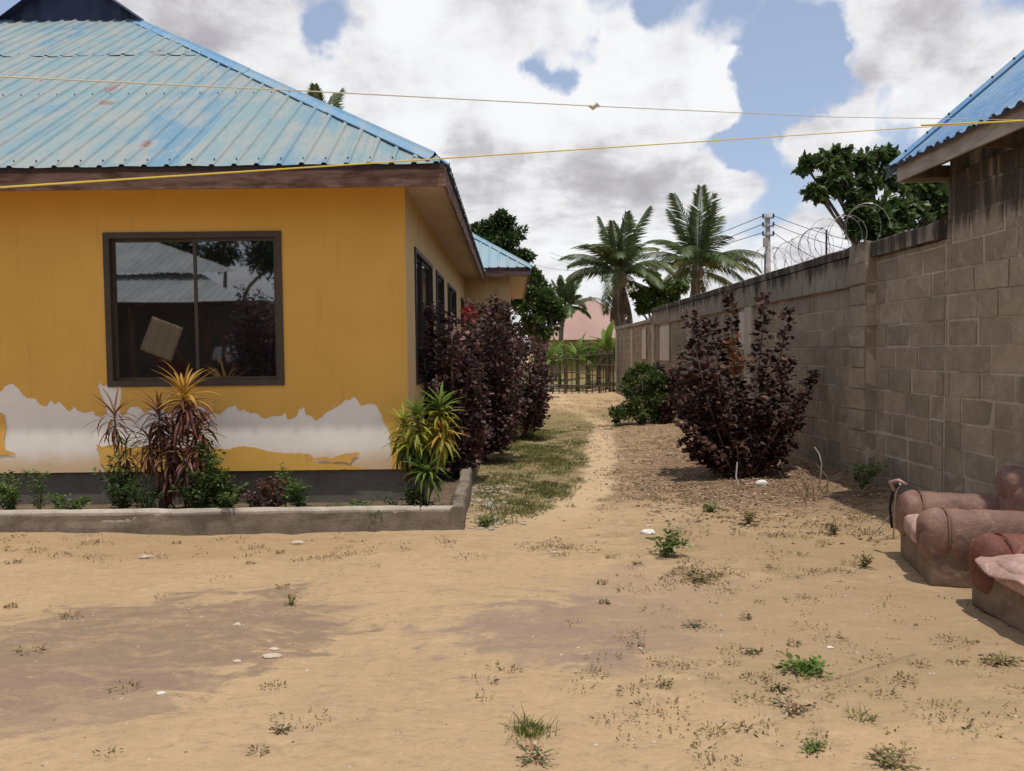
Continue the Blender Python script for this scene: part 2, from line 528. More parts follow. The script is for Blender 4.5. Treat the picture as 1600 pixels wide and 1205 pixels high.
def onground(px, py):
    p = atZ(px, py, 0); return Vector((p.x, p.y, ghs(p.x, p.y)))


SHAPES = {
    'oval': ([(0, 0, 0), (.3, .5, .05), (.3, -.5, .05), (.7, .42, .03), (.7, -.42, .03), (1, 0, -.10)], [(0, 2, 1), (1, 2, 4, 3), (3, 4, 5)]),
    'strap': ([(0, .5, 0), (0, -.5, 0), (.35, .5, .10), (.35, -.5, .10), (.7, .42, .08), (.7, -.42, .08), (1, 0, -.12)], [(0, 1, 3, 2), (2, 3, 5, 4), (4, 5, 6)]),
    'blade': ([(0, .5, 0), (0, -.5, 0), (.55, .35, .0), (.55, -.35, .0), (1, 0, -.12)], [(0, 1, 3, 2), (2, 3, 4)]),
    'round': ([(0, 0, 0), (.2, .42, .06), (.2, -.42, .06), (.62, .5, .05), (.62, -.5, .05), (1, 0, -.08)], [(0, 2, 1), (1, 2, 4, 3), (3, 4, 5)]),
}


def unit(a):
    return a / np.maximum(np.linalg.norm(a, axis=1, keepdims=True), 1e-9)


def leaves(name, P, D, L, W, shape, mat, parent=None, N=None, curl=None):
    P = np.asarray(P, float); D = unit(np.asarray(D, float)); n = len(P)
    L = np.broadcast_to(np.asarray(L, float), (n,)); W = np.broadcast_to(np.asarray(W, float), (n,))
    if N is None:
        N = rng.normal(size=(n, 3)) * .6 + np.array([0, 0, 1.0])
    N = N - D * np.sum(N * D, axis=1, keepdims=True)
    N = unit(N); S = np.cross(D, N)
    tv, tf = SHAPES[shape]
    k = len(tv)
    V = np.zeros((n, k, 3))
    for i, (t, s, h) in enumerate(tv):
        V[:, i] = P + D * (L * t)[:, None] + S * (W * s)[:, None] + N * (L * h)[:, None]
        if curl is not None:
            V[:, i, 2] -= np.broadcast_to(curl, (n,)) * L * t * t
    V = V.reshape(-1, 3)
    loops = np.concatenate([np.array(f) for f in tf])
    sizes = np.array([len(f) for f in tf])
    allL = (loops[None, :] + (np.arange(n) * k)[:, None]).ravel()
    allS = np.tile(sizes, n)
    me = bpy.data.meshes.new(name)
    me.vertices.add(len(V)); me.vertices.foreach_set('co', V.ravel())
    me.loops.add(len(allL)); me.loops.foreach_set('vertex_index', allL.astype(np.int32))
    me.polygons.add(len(allS))
    starts = np.concatenate([[0], np.cumsum(allS)[:-1]])
    me.polygons.foreach_set('loop_start', starts.astype(np.int32))
    me.update(calc_edges=True)
    return link_mesh(name, me, mat, parent)


def sphere_pts(c, r, n, squash=.85, shell=.55):
    d = unit(rng.normal(size=(n, 3)))
    rr = r * (shell + (1 - shell) * rng.random(n)) * (1 + .18 * rng.normal(size=n))
    rr = np.abs(rr)
    P = np.array(c) + d * rr[:, None] * np.array([1, 1, squash])
    return P, d


def clump_cloud(clumps, per, size, twist=.8, sub=7):
    """clumps: (center, radius); each is a heap of smaller leafy sprays"""
    Ps = []; Ds = []
    for c, r in clumps:
        nsub = max(4, int(sub))
        C2, d2 = sphere_pts(c, r * .72, nsub, .85, .5)
        for q, dd in zip(C2, d2):
            rr = r * random.uniform(.26, .50)
            k = int(per * random.uniform(.6, 1.4) / nsub)
            P, d = sphere_pts(q, rr, max(3, k), .75, .35)
            Ps.append(P); Ds.append(d + dd * .5 + rng.normal(size=d.shape) * twist + np.array([0, 0, -.15]))
    return np.concatenate(Ps), np.concatenate(Ds)


def tree(name, base, trunk_r, clumps, per, leafL, leafW, mat, label, cat='tree', group=None, shape='oval', sub=8, twist=.8, fork=.45):
    base = Vector(base)
    t = empty(name, base, label, cat, group)
    cen = sum((Vector(c) for c, r in clumps), Vector()) / len(clumps)
    mb = MB()
    fk = base.lerp(Vector((cen.x, cen.y, min(c[2] for c, r in clumps))), fork)
    fk.x = base.x + (cen.x - base.x) * .3; fk.y = base.y + (cen.y - base.y) * .3
    mid = base.lerp(fk, .5) + Vector((trunk_r * .6, 0, 0))
    mb.tube([base - Vector((0, 0, .15)), base + Vector((0, 0, .1)), mid, fk], [trunk_r * 1.35, trunk_r * 1.05, trunk_r * .85, trunk_r * .7], 9)
    trunk = mb.build('trunk', M['bark'], t, True)
    for c, r in clumps:
        c = Vector(c)
        lb = MB()
        m1 = fk.lerp(c, .5) + Vector((random.uniform(-.1, .1), random.uniform(-.1, .1), r * .3))
        lb.tube([fk - Vector((0, 0, .1)), m1, c], [trunk_r * .5, trunk_r * .3, trunk_r * .14], 6)
        for _ in range(4):
            e = c + Vector((random.uniform(-1, 1), random.uniform(-1, 1), random.uniform(-.5, .9))) * r * .8
            lb.tube([m1.lerp(c, random.uniform(.3, .9)), c.lerp(e, .5), e], [trunk_r * .16, trunk_r * .1, trunk_r * .04], 4)
        lb.build('limb', M['bark'], trunk, True)
    P, D = clump_cloud(clumps, per, leafL, twist, sub)
    n = len(P)
    leaves('crown', P, D, leafL * rng.uniform(.65, 1.25, n), leafW * rng.uniform(.7, 1.2, n), shape, mat, t)
    return t


def px_clump(px, py, d, rpx):
    p = atY(px, py, d)
    return ((p.x, p.y, p.z), rpx * d / F_PX)


# ------------------------------------------------------------------ GROUND
def axis(parts):
    out = [parts[0][0]]
    for a, b, st in parts:
        n = max(1, int(round((b - a) / st)))
        out += [a + (b - a) * (i + 1) / n for i in range(n)]
    return np.array(out)


xs = axis([(-900, -200, 175), (-200, -30, 17), (-30, -7, 1.5), (-7, 6, .045), (6, 30, 1.5), (30, 200, 17), (200, 900, 175)])
ys = axis([(-900, -200, 175), (-200, -20, 18), (-20, 1.0, 1.0), (1.0, 9.5, .04), (9.5, 18, .09), (18, 34, .3), (34, 100, 4), (100, 200, 20), (200, 1200, 200)])
X, Y = np.meshgrid(xs, ys)
Z = gh(X, Y) * np.clip(1 - (np.abs(Y) - 40) / 30, 0, 1)
nx, ny = len(xs), len(ys)
me = bpy.data.meshes.new('ground')
me.vertices.add(nx * ny)
me.vertices.foreach_set('co', np.stack([X, Y, Z], -1).ravel())
ii, jj = np.meshgrid(np.arange(nx - 1), np.arange(ny - 1))
q = (jj * nx + ii).ravel()
L4 = np.stack([q, q + 1, q + nx + 1, q + nx], -1).ravel().astype(np.int32)
me.loops.add(len(L4)); me.loops.foreach_set('vertex_index', L4)
me.polygons.add(len(q)); me.polygons.foreach_set('loop_start', (np.arange(len(q)) * 4).astype(np.int32))
me.update(calc_edges=True)

mt, nt = newmat('sandy_ground')
p = pos(nt)
P2 = nt.vmath('MULTIPLY', p, (1, 1, 0))
big = nt.noise(P2, .55, 6, .6, .6)
medn = nt.noise(P2, 2.6, 7, .65, .5)
fine = nt.noise(P2, 14, 6, .7, .3)
grain = nt.noise(P2, 110, 4, .7)
streak = nt.noise(scaled(nt, P2, (.9, 2.6, 0)), 2.4, 7, .7, .8)
c = nt.mix(nt.ss(big, .35, .65), (.46, .32, .182), (.42, .292, .165))
c = nt.mix(nt.ss(medn, .50, .72, 0, .55), c, (.39, .26, .15))
c = nt.mix(nt.ss(streak, .52, .68, 0, .40), c, (.36, .25, .15))
c = nt.mix(nt.ss(fine, .54, .70, 0, .5), c, (.31, .21, .12))
speck = nt.noise(P2, 46, 3, .6)
c = nt.mix(nt.ss(nt.math('ADD', speck, nt.math('MULTIPLY', medn, .35)), .83, .90, 0, .6), c, (.22, .15, .09))
flat = nt.noise(scaled(nt, P2, (1.2, 3.4, 0)), 4.5, 8, .74, 1.2)
c = nt.mix(nt.ss(flat, .53, .62, 0, .5), c, (.29, .205, .13))
c = nt.mix(nt.ss(flat, .42, .34, 0, .30), c, (.60, .45, .28))
c = nt.mix(nt.ss(fine, .44, .26, 0, .35), c, (.60, .44, .28))


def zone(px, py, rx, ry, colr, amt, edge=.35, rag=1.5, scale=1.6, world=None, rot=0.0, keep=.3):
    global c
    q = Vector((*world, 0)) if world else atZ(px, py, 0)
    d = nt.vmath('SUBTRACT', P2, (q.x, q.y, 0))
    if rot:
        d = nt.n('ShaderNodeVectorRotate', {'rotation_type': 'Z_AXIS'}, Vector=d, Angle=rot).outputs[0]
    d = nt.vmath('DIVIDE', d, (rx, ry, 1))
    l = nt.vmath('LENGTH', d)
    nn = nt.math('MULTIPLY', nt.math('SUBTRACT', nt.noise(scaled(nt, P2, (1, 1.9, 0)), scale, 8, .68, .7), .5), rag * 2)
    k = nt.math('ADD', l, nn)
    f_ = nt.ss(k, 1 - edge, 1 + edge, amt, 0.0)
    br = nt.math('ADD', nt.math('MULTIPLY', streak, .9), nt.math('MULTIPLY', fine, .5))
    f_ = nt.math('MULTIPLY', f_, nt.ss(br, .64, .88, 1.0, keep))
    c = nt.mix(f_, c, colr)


psep = nt.n('ShaderNodeSeparateXYZ', None, i0=p)
px_, py_ = psep.outputs[0], psep.outputs[1]


def lin(v, a, b, lo, hi):
    return nt.n('ShaderNodeMapRange', None, i0=v, i1=a, i2=b, i3=lo, i4=hi).outputs[0]


# rough weedy ground either side of the worn footpath
xp = nt.math('ADD', nt.math('ADD', lin(py_, 7.0, 9.5, .25, 1.05), lin(py_, 9.5, 17, 0, .95)), lin(py_, 17, 23, 0, -.35))
off = nt.math('SUBTRACT', px_, xp)
wob = nt.math('MULTIPLY', nt.math('SUBTRACT', nt.noise(P2, 2.4, 7, .66, .5), .5), .9)
rgt = nt.ss(nt.math('ADD', off, wob), .16, .34)
lft = nt.ss(nt.math('ADD', nt.math('MULTIPLY', off, -1.0), wob), .12, .30)
track = nt.math('MULTIPLY', nt.ss(nt.math('ABSOLUTE', nt.math('ADD', off, nt.math('MULTIPLY', wob, .3))), .34, .14), nt.ss(py_, 6.6, 8.5))
c = nt.mix(nt.math('MULTIPLY', track, .7), c, (.53, .385, .235))
wob2 = nt.math('MULTIPLY', wob, 1.8)
rm = nt.math('MULTIPLY', nt.ss(nt.math('ADD', nt.math('ADD', py_, nt.math('MULTIPLY', px_, .55)), wob2), 8.1, 9.7), nt.ss(nt.math('ADD', py_, wob2), 24, 19))
lm_ = nt.math('MULTIPLY', nt.ss(nt.math('ADD', py_, wob2), 7.3, 8.3), nt.ss(nt.math('ADD', py_, wob2), 23, 18))
rough = nt.noise(scaled(nt, P2, (1, 1.5, 0)), 5.5, 8, .75, .8)
rcol = nt.ramp(rough, [(.34, (.12, .075, .045)), (.46, (.22, .14, .08)), (.56, (.33, .225, .135)), (.70, (.46, .34, .22))])
lcol = nt.ramp(rough, [(.34, (.09, .085, .03)), (.46, (.16, .135, .06)), (.56, (.26, .19, .10)), (.70, (.42, .31, .19))])
c = nt.mix(nt.math('MULTIPLY', nt.math('MULTIPLY', rgt, rm), .9), c, rcol)
c = nt.mix(nt.math('MULTIPLY', nt.math('MULTIPLY', lft, lm_), .9), c, lcol)
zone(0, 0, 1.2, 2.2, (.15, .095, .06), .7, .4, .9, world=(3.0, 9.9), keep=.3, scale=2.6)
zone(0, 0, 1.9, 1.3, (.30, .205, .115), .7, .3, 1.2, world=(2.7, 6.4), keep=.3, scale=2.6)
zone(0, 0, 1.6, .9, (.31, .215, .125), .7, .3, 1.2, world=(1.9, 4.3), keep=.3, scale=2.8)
zone(190, 1000, 1.25, .75, (.24, .168, .112), .9, .14, 1.3, 2.4, rot=-.35)
zone(60, 1080, .8, .4, (.27, .185, .13), .7, .12, 1.2, 2.6)
zone(900, 985, .75, .55, (.27, .19, .14), .85, .15, 1.4, 2.8)
zone(1010, 920, .5, .5, (.33, .23, .16), .5, .2, 1.4, 2.6)
zone(1350, 1060, .7, .5, (.34, .245, .135), .6, .25, 1.4, 2.2)
zone(1180, 960, .9, .8, (.36, .25, .15), .5, .3, 1.3, 2)
zone(250, 850, 2.6, .45, (.34, .225, .12), .6, .3, 1.1, 2)
zone(1300, 840, 1.3, .9, (.34, .235, .13), .55, .3, 1.2, 2)
zone(0, 0, 40, 11, (.12, .13, .045), .9, .1, .5, 1, world=(0, 44))
zone(0, 0, 3.0, 1.2, (.25, .2, .09), .6, .3, .8, 1.2, world=(1.6, 19.5))
mm = nt.math('ADD', nt.math('MULTIPLY', medn, .8), nt.math('ADD', nt.math('MULTIPLY', fine, .35), nt.math('MULTIPLY', grain, .06)))
finish(nt, c, .96, mm, 1.0, .055, .12)
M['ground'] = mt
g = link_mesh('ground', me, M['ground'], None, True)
g['kind'] = 'structure'

# ------------------------------------------------------------------ ROOF SHEETS


def sheet(name, O, U, V, u0, u1, vlo, vhi, mat, parent, pitch=.21, rh=.019, lift=0.0, rw=.015):
    O, U, V = Vector(O), Vector(U).normalized(), Vector(V).normalized()
    N = U.cross(V).normalized()
    if N.z < 0: N = -N
    us = []
    k0 = math.floor(u0 / pitch) - 1
    k = k0
    while k * pitch < u1 + pitch:
        b = k * pitch
        us += [(b, 0), (b + pitch * .5 - rw * 2, 0), (b + pitch * .5 - rw, rh), (b + pitch * .5 + rw, rh), (b + pitch * .5 + rw * 2, 0)]
        k += 1
    us = [(a, h) for a, h in us if u0 - 1e-6 < a < u1 + 1e-6]
    vs = []; fs = []
    prev = None
    for a, h in us:
        lo, hi = vlo(a), vhi(a)
        if hi <= lo + .005:
            prev = None; continue
        i = len(vs)
        sg = max(0.0, 1.0)
        mid = (lo + hi) / 2
        for v in (lo, mid, hi):
            w_ = .006 * math.sin(a * 7.3 + v * 1.7) if v != lo else .004 * math.sin(a * 11)
            vs.append(tuple(O + U * a + V * v + N * (h + lift + w_)))
        if prev is not None:
            fs += [(prev, i, i + 1, prev + 1), (prev + 1, i + 1, i + 2, prev + 2)]
        prev = i
    if len(fs) < 1: return None
    return pyd(name, vs, fs, mat, parent)


def cap_strip(name, pts, N1, N2, width, mat, parent, lift=.035):
    """folded ridge / hip flashing along a line; N1, N2 = downslope directions either side"""
    vs = []; fs = []
    for i, p in enumerate(pts):
        p = Vector(p) + Vector((0, 0, lift))
        b = len(vs)
        vs += [tuple(p + Vector(N1) * width - Vector((0, 0, .012))), tuple(p + Vector(N1) * width), tuple(p + Vector(N1) * .04 + Vector((0, 0, .002))), tuple(p + Vector((0, 0, .022))), tuple(p + Vector(N2) * .04 + Vector((0, 0, .002))), tuple(p + Vector(N2) * width), tuple(p + Vector(N2) * width - Vector((0, 0, .012)))]
        if i:
            for k in range(6):
                fs.append((b - 7 + k, b - 6 + k, b + 1 + k, b + k))
    return pyd(name, vs, fs, mat, parent)


# ------------------------------------------------------------------ YELLOW HOUSE
YF, XC = 7.8, -1.06            # front wall plane, side wall plane
house = empty('yellow_house', (-7, 12, 0), 'yellow ochre bungalow with faded blue ribbed roof and paint peeling off its lower wall', 'house')
EZ, A = 3.37, math.atan(.674)   # eave height, roof pitch
EX, EY, LX = -.58, 7.26, -13.5  # right eave, front eave, left eave
RIDX = (EX + LX) / 2
BY = 18.2
# window opening on the front
wa, wb = atY(160, 364, YF), atY(447, 602, YF)
WX0, WX1, WZ1, WZ0 = wa.x + .008, wb.x - .012, wa.z, wb.z
mb = MB()
mb.box(LX + .5, WX0, YF, YF + .2, .42, 3.28)
mb.box(WX1, XC, YF, YF + .2, .42, 3.28)
mb.box(WX0, WX1, YF, YF + .2, WZ1, 3.28)
mb.box(WX0, WX1, YF, YF + .2, .42, WZ0)
wall = mb.build('wall', M['plaster'], house)
# peeling paint: thin coat whose lower edge follows the flaked line
edge_px = [(-60, 650), (-20, 612), (0, 612), (8, 602), (18, 600), (28, 608), (38, 617), (50, 620), (62, 630), (70, 635), (80, 628), (95, 630), (105, 641), (118, 638), (130, 646), (148, 643), (151, 641),
           (152, 602), (192, 604), (186, 636), (195, 641), (212, 634), (226, 642), (240, 636), (262, 645), (290, 638), (318, 634), (330, 645), (345, 648), (352, 638), (360, 633), (368, 634), (373, 642), (388, 640), (392, 645), (400, 643), (407, 652), (422, 652), (432, 649), (446, 646), (449, 655),
           (465, 652), (467, 640), (475, 637), (478, 650), (495, 656), (502, 654), (512, 641), (525, 637), (537, 626), (555, 622), (560, 628), (564, 634), (575, 629), (587, 635), (595, 646), (600, 660), (606, 668), (609, 674), (611, 690), (613, 734)]
edge = []
for a in edge_px:
    q = atY(a[0], a[1], YF); edge.append((q.x, q.z))
edge[0] = (LX + .5, edge[0][1])


def edge_z(x):
    for (x0, z0), (x1, z1) in zip(edge[:-1], edge[1:]):
        if x0 <= x <= x1:
            t = (x - x0) / max(1e-6, x1 - x0)
            return max(.42, z0 + (z1 - z0) * t + .035 * float(fbm(np.array([x * 26]), np.array([3.0]), 4)[0]) * 2)
    return .42


xsn = sorted(set([round(x, 4) for x in np.arange(-5.6, XC, .012)] + [LX + .5, XC, WX0, WX1]))
vs = []; fs = []
yp = YF - .004


def column(x0, x1, a0, a1, b0, b1):
    i = len(vs)
    vs.extend([(x0, yp, a0), (x1, yp, a1), (x1, yp, b1), (x0, yp, b0), (x0, YF - .0005, a0), (x1, YF - .0005, a1)])
    fs.append((i, i + 1, i + 2, i + 3)); fs.append((i + 4, i + 5, i + 1, i))


for x0, x1 in zip(xsn[:-1], xsn[1:]):
    e0, e1 = edge_z(x0), edge_z(x1)
    xm = (x0 + x1) / 2
    if WX0 < xm < WX1:
        column(x0, x1, WZ1, WZ1, 3.28, 3.28)
        column(x0, x1, min(e0, WZ0), min(e1, WZ0), WZ0, WZ0)
    else:
        column(x0, x1, e0, e1, 3.28, 3.28)
pyd('paint_coat', vs, fs, M['paint'], wall)


flk = 0.0


def flake(pxs):
    """a remnant of paint low on the wall, built in narrow upright strips between its ragged outlines"""
    global flk
    flk += .0012
    y = yp - flk
    pts = []
    for a, b in zip(pxs, pxs[1:] + pxs[:1]):
        A_, B_ = atY(a[0], a[1], YF), atY(b[0], b[1], YF)
        k = max(1, int((B_ - A_).length / .02))
        for j in range(k):
            q = A_.lerp(B_, j / k)
            jz = .007 if j else 0
            pts.append((q.x, q.z + random.uniform(-jz, jz)))
    x = min(p[0] for p in pts) + 1e-4; x1 = max(p[0] for p in pts); st = .006
    vs, fs = [], []

    def cross(x):
        zs = []
        for (a, za), (b, zb) in zip(pts, pts[1:] + pts[:1]):
            if (a <= x) != (b <= x):
                zs.append(za + (zb - za) * (x - a) / (b - a))
        return sorted(zs)
    while x < x1 - st:
        c0, c1 = cross(x), cross(x + st - 1e-5)
        if len(c0) != len(c1): c0 = c1 = cross(x + st / 2)
        for k in range(0, len(c0) - 1, 2):
            l0, h0, l1, h1 = c0[k], c0[k + 1], c1[k], c1[k + 1]
            l0, h0, l1, h1 = (max(.42, q) for q in (l0, h0, l1, h1))
            if max(h0 - l0, h1 - l1) < .001: continue
            i = len(vs)
            vs.extend([(x, y, l0), (x + st, y, l1), (x + st, y, h1), (x, y, h0)])
            fs.append((i, i + 1, i + 2, i + 3))
        x += st
    pyd('paint_flake', vs, fs, M['paint'], wall)


flake([(148, 598), (152, 598), (156, 612), (163, 628), (168, 646), (158, 652), (148, 648)])
flake([(190, 600), (196, 600), (198, 646), (190, 650), (186, 640), (189, 624)])
flake([(-60, 645), (2, 645), (8, 650), (10, 668), (7, 690), (9, 704), (22, 707), (26, 710), (4, 711), (-60, 709)])
flake([(150, 694), (162, 698), (178, 694), (200, 700), (232, 697), (262, 702), (300, 699), (355, 702), (380, 697), (400, 699), (415, 704), (430, 707), (455, 708), (480, 709), (488, 712), (490, 716), (510, 714), (520, 717), (523, 721), (514, 720), (500, 718), (485, 719), (500, 724), (540, 726), (575, 733), (420, 737), (250, 737), (168, 737), (158, 722), (156, 708)])
flake([(535, 710), (558, 706), (563, 709), (552, 716), (548, 724), (535, 722), (520, 722), (518, 716)])
mb = MB().box(XC - .2, XC, YF + .2, 17.7, .42, 3.28)
# side wall solid pieces between windows
sw = [(648, 388, 674.5), (681, 0, 692.5), (699, 0, 711.5), (719.5, 0, 727)]
openings = []
for a, _, b in sw:
    openings.append((atX(a, 450, XC).y, atX(b, 450, XC).y))
openings[3] = (openings[3][0], min(openings[3][1], 17.0))
SZ0, SZ1 = 1.25, 2.77
mb = MB()
yprev = YF + .2
for y0, y1 in openings:
    mb.box(XC - .2, XC, yprev, y0, .42, 3.28)
    mb.box(XC - .2, XC, y0, y1, .42, SZ0)
    mb.box(XC - .2, XC, y0, y1, SZ1, 3.28)
    yprev = y1
mb.box(XC - .2, XC, yprev, 17.7, .42, 3.28)
mb.build('wall', M['paint_side'], house)
mb = MB().box(XC - .004, XC, YF, YF + .2, .42, 3.28)
MB().box(XC + .001, XC + .004, YF - .003, YF + .2, .42, 3.28).build('paint_coat', M['paint_side'], wall)
MB().box(LX + .3, LX + .5, YF, 17.7, .42, 3.28).box(LX + .5, XC - .2, 17.5, 17.7, .42, 3.28).build('wall', M['paint_side'], house)
# plinth, set back under the wall
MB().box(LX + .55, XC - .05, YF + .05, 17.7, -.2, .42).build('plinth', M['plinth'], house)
# wing
WY0, WY1, WX = 17.7, 25.3, -.02
MB().box(-9, WX, WY0, WY0 + .2, .42, 3.36).build('wall', M['paint_side'], house)
MB().box(WX - .2, WX, WY0 + .2, WY1, .42, 3.361).box(-9, WX - .2, WY1 - .2, WY1, .42, 3.36).build('wall', M['paint_side'], house)
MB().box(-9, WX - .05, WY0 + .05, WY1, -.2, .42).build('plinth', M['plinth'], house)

# window builder


def window(parent, axis_, plane, a0, a1, z0, z1, mats, mull=(.5,), fw=.055, out=-1, pane_lift=0):
    """axis_='x' : lies in plane Y=plane spanning X a0..a1 ; 'y' : plane X=plane, out=+1"""
    def bx(mb, p0, p1, q0, q1, d0, d1):
        if axis_ == 'x':
            mb.box(p0, p1, plane + min(d0, d1), plane + max(d0, d1), q0, q1)
        else:
            mb.box(plane - max(d0, d1), plane - min(d0, d1), p0, p1, q0, q1)
    wn = MB()
    bx(wn, a0, a0 + fw, z0, z1, -.02, .09); bx(wn, a1 - fw, a1, z0, z1, -.02, .09)
    bx(wn, a0 + fw, a1 - fw, z1 - fw, z1, -.02, .09); bx(wn, a0 + fw, a1 - fw, z0, z0 + fw, -.02, .09)
    wo_ = wn.build('window', mats[0], parent)
    cuts = [a0 + fw] + [a0 + (a1 - a0) * t for t in mull] + [a1 - fw]
    for k in range(len(cuts) - 1):
        c0, c1 = cuts[k], cuts[k + 1]
        dd = .03 + (.022 if k % 2 == 0 else 0)
        s_ = .032
        e0 = c0 - (s_ / 2 if k else 0); e1 = c1 + (s_ / 2 if k < len(cuts) - 2 else 0)
        fr = MB()
        bx(fr, e0, e0 + s_, z0 + fw, z1 - fw, dd - .012, dd + .012); bx(fr, e1 - s_, e1, z0 + fw, z1 - fw, dd - .012, dd + .012)
        bx(fr, e0 + s_, e1 - s_, z1 - fw - s_, z1 - fw, dd - .012, dd + .012); bx(fr, e0 + s_, e1 - s_, z0 + fw, z0 + fw + s_, dd - .012, dd + .012)
        fr.build('sash', mats[0], wo_)
        gl = MB()
        bx(gl, e0 + s_, e1 - s_, z0 + fw + s_, z1 - fw - s_, dd - .003, dd + .003)
        gl.build('pane', M['glass'], wo_)
    return wo_


window(house, 'x', YF, WX0, WX1, WZ0, WZ1, [M['frame']], (.505,), .06)
for i, (y0, y1) in enumerate(openings):
    window(house, 'y', XC, y0, y1, SZ0, SZ1, [M['frame_dark']], (.5,) if i != 3 else (), .05)

# eaves
MB().box(LX, EX - .02, 7.30, 7.325, 3.17, 3.35).build('fascia_board', M['fascia'], house)
MB().box(EX - .045, EX - .02, 7.327, 17.3, 3.17, 3.35).build('fascia_board', M['fascia'], house)
MB().box(LX, EX - .047, 7.327, YF + .1, 3.282, 3.295).build('soffit', M['soffit'], house)
MB().box(XC - .1, EX - .047, YF + .102, 17.69, 3.282, 3.295).build('soffit', M['soffit'], house)
roof = MB().box(RIDX - .04, RIDX + .04, 12.9, 17, 7.2, 7.6).build('roof', M['wood'], house)
TOPRUN = 5.50
cosA = math.cos(A)


def run_front(u):
    x = EX - u
    return max(0, min(u, (x - LX), TOPRUN))


W4 = .84
U_, V_ = Vector((-1, 0, 0)), Vector((0, cosA, math.sin(A)))
OF = Vector((EX, EY, EZ))
n = int((EX - LX) / W4) + 1
for k in range(n):
    u0, u1 = k * W4, min((k + 1) * W4, EX - LX)
    sheet('roof_sheet', OF, U_, V_, u0, u1, lambda a: 0.0, lambda a: min(run_front(a), 3.62) / cosA, M['roof'], roof, lift=.002 * (k % 2))
    sheet('roof_sheet', OF, U_, V_, u0, u1, lambda a: 3.50 / cosA + .012 * math.sin(a * 3), lambda a: run_front(a) / cosA, M['roof'], roof, lift=.009 + .002 * (k % 2))
# right slope and left slope
for sx, E in ((1, EX), (-1, LX)):
    V2 = Vector((-sx * cosA, 0, math.sin(A)))
    hw = abs(E - RIDX)

    def run_side(u, hw=hw):
        return max(0, min(u if u < TOPRUN + .0 else 99, hw))
    for k in range(int((BY - EY) / W4) + 1):
        u0, u1 = k * W4, min((k + 1) * W4, BY - EY)
        sheet('roof_sheet', Vector((E, EY, EZ)), (0, 1, 0), V2, u0, u1, lambda a: 0.0, lambda a: run_side(a) / cosA, M['roof_blue'], roof)
# hip caps in overlapping lengths
down_f = Vector((0, -cosA, -math.sin(A))); down_r = Vector((cosA, 0, -math.sin(A)))
hd = Vector((-1, 1, math.tan(A)))
for k in range(4):
    a, b = max(.13, k * 1.38 - .03), min((k + 1) * 1.38, TOPRUN)
    p0, p1 = OF + hd * a, OF + hd * b
    cap_strip('hip_cap', [p0, p0.lerp(p1, .5), p1], (down_f + Vector((-.35, 0, 0))).normalized(), (down_r + Vector((0, .35, 0))).normalized(), .155, M['roof_hip'], roof, .034 - .006 * (k % 2))
OL = Vector((LX, EY, EZ)); hdl = Vector((1, 1, math.tan(A)))
down_l = Vector((-cosA, 0, -math.sin(A)))
for k in range(4):
    a, b = k * 1.38 - .03, min((k + 1) * 1.38, TOPRUN)
    p0, p1 = OL + hdl * a, OL + hdl * b
    cap_strip('hip_cap', [p0, p1], down_f, down_l, .155, M['roof_hip'], roof)
# vented gablet over the front slope, sheeted in navy
gy = EY + TOPRUN - .12
gz = EZ + TOPRUN * math.tan(A) - .06
hw = (EX - LX) / 2 - TOPRUN + .14
gv = []; gf = []
NS = 14
for i in range(NS + 1):
    x = RIDX - hw + 2 * hw * i / NS
    top = gz + .02 + (hw - abs(x - RIDX)) * math.tan(A) + .02
    gv += [(x, gy + (.03 if i % 2 else 0), gz - .05 + .03 * math.sin(i * .5)), (x, gy + (.03 if i % 2 else 0), top)]
    if i: gf.append((2 * i - 2, 2 * i, 2 * i + 1, 2 * i - 1))
pyd('gable_sheet', gv, gf, M['navy'], roof)
for s_ in (-1, 1):
    cap_strip('hip_cap', [(RIDX + s_ * (hw + .08), gy - .05, gz - .05), (RIDX, gy - .05, gz + (hw + .08) * math.tan(A) - .02)], (0, -1, -.2), (0, 1, 0), .09, M['navy'], roof, .02)
# rib foam / dark sheet ends under the eave sheet
mb = MB()
mb.box(LX, EX - .03, EY + .03, EY + .045, EZ - .04, EZ + .012)
mb.box(LX, EX - .10, EY + .09, EY + .11, EZ - .04, EZ + .052)
mb.build('eave_filler', M['roof_edge'], roof)
mb = MB()
zz_ = 7.28
vs_, fs_ = [], []
k = 0
while zz_ < 17.4:
    h = .028 if k % 4 in (1, 2) else 0
    vs_ += [(EX + .012, zz_, EZ - .035), (EX + .012, zz_, EZ + h + .002)]
    if k: fs_.append((2 * k - 2, 2 * k, 2 * k + 1, 2 * k - 1))
    zz_ += .04 if k % 4 != 3 else .09
    k += 1
pyd('sheet_edge', vs_, fs_, M['roof_edge'], roof)
# screws: one dark washer on every rib, two rows on the front slope
mb = MB()
Nf = U_.cross(V_)
if Nf.z < 0: Nf = -Nf
for k in range(int((EX - LX) / .21)):
    u = (k + .5) * .21
    for v in (.10, 2.3, 4.3):
        if v < run_front(u) / cosA - .1:
            q = OF + U_ * u + V_ * v + Nf * .034
            mb.tube([q - Nf * .016, q + Nf * .0], .007, 6)
so = mb.build('roof_screw', M['roof_edge'], roof); so['kind'] = 'stuff'

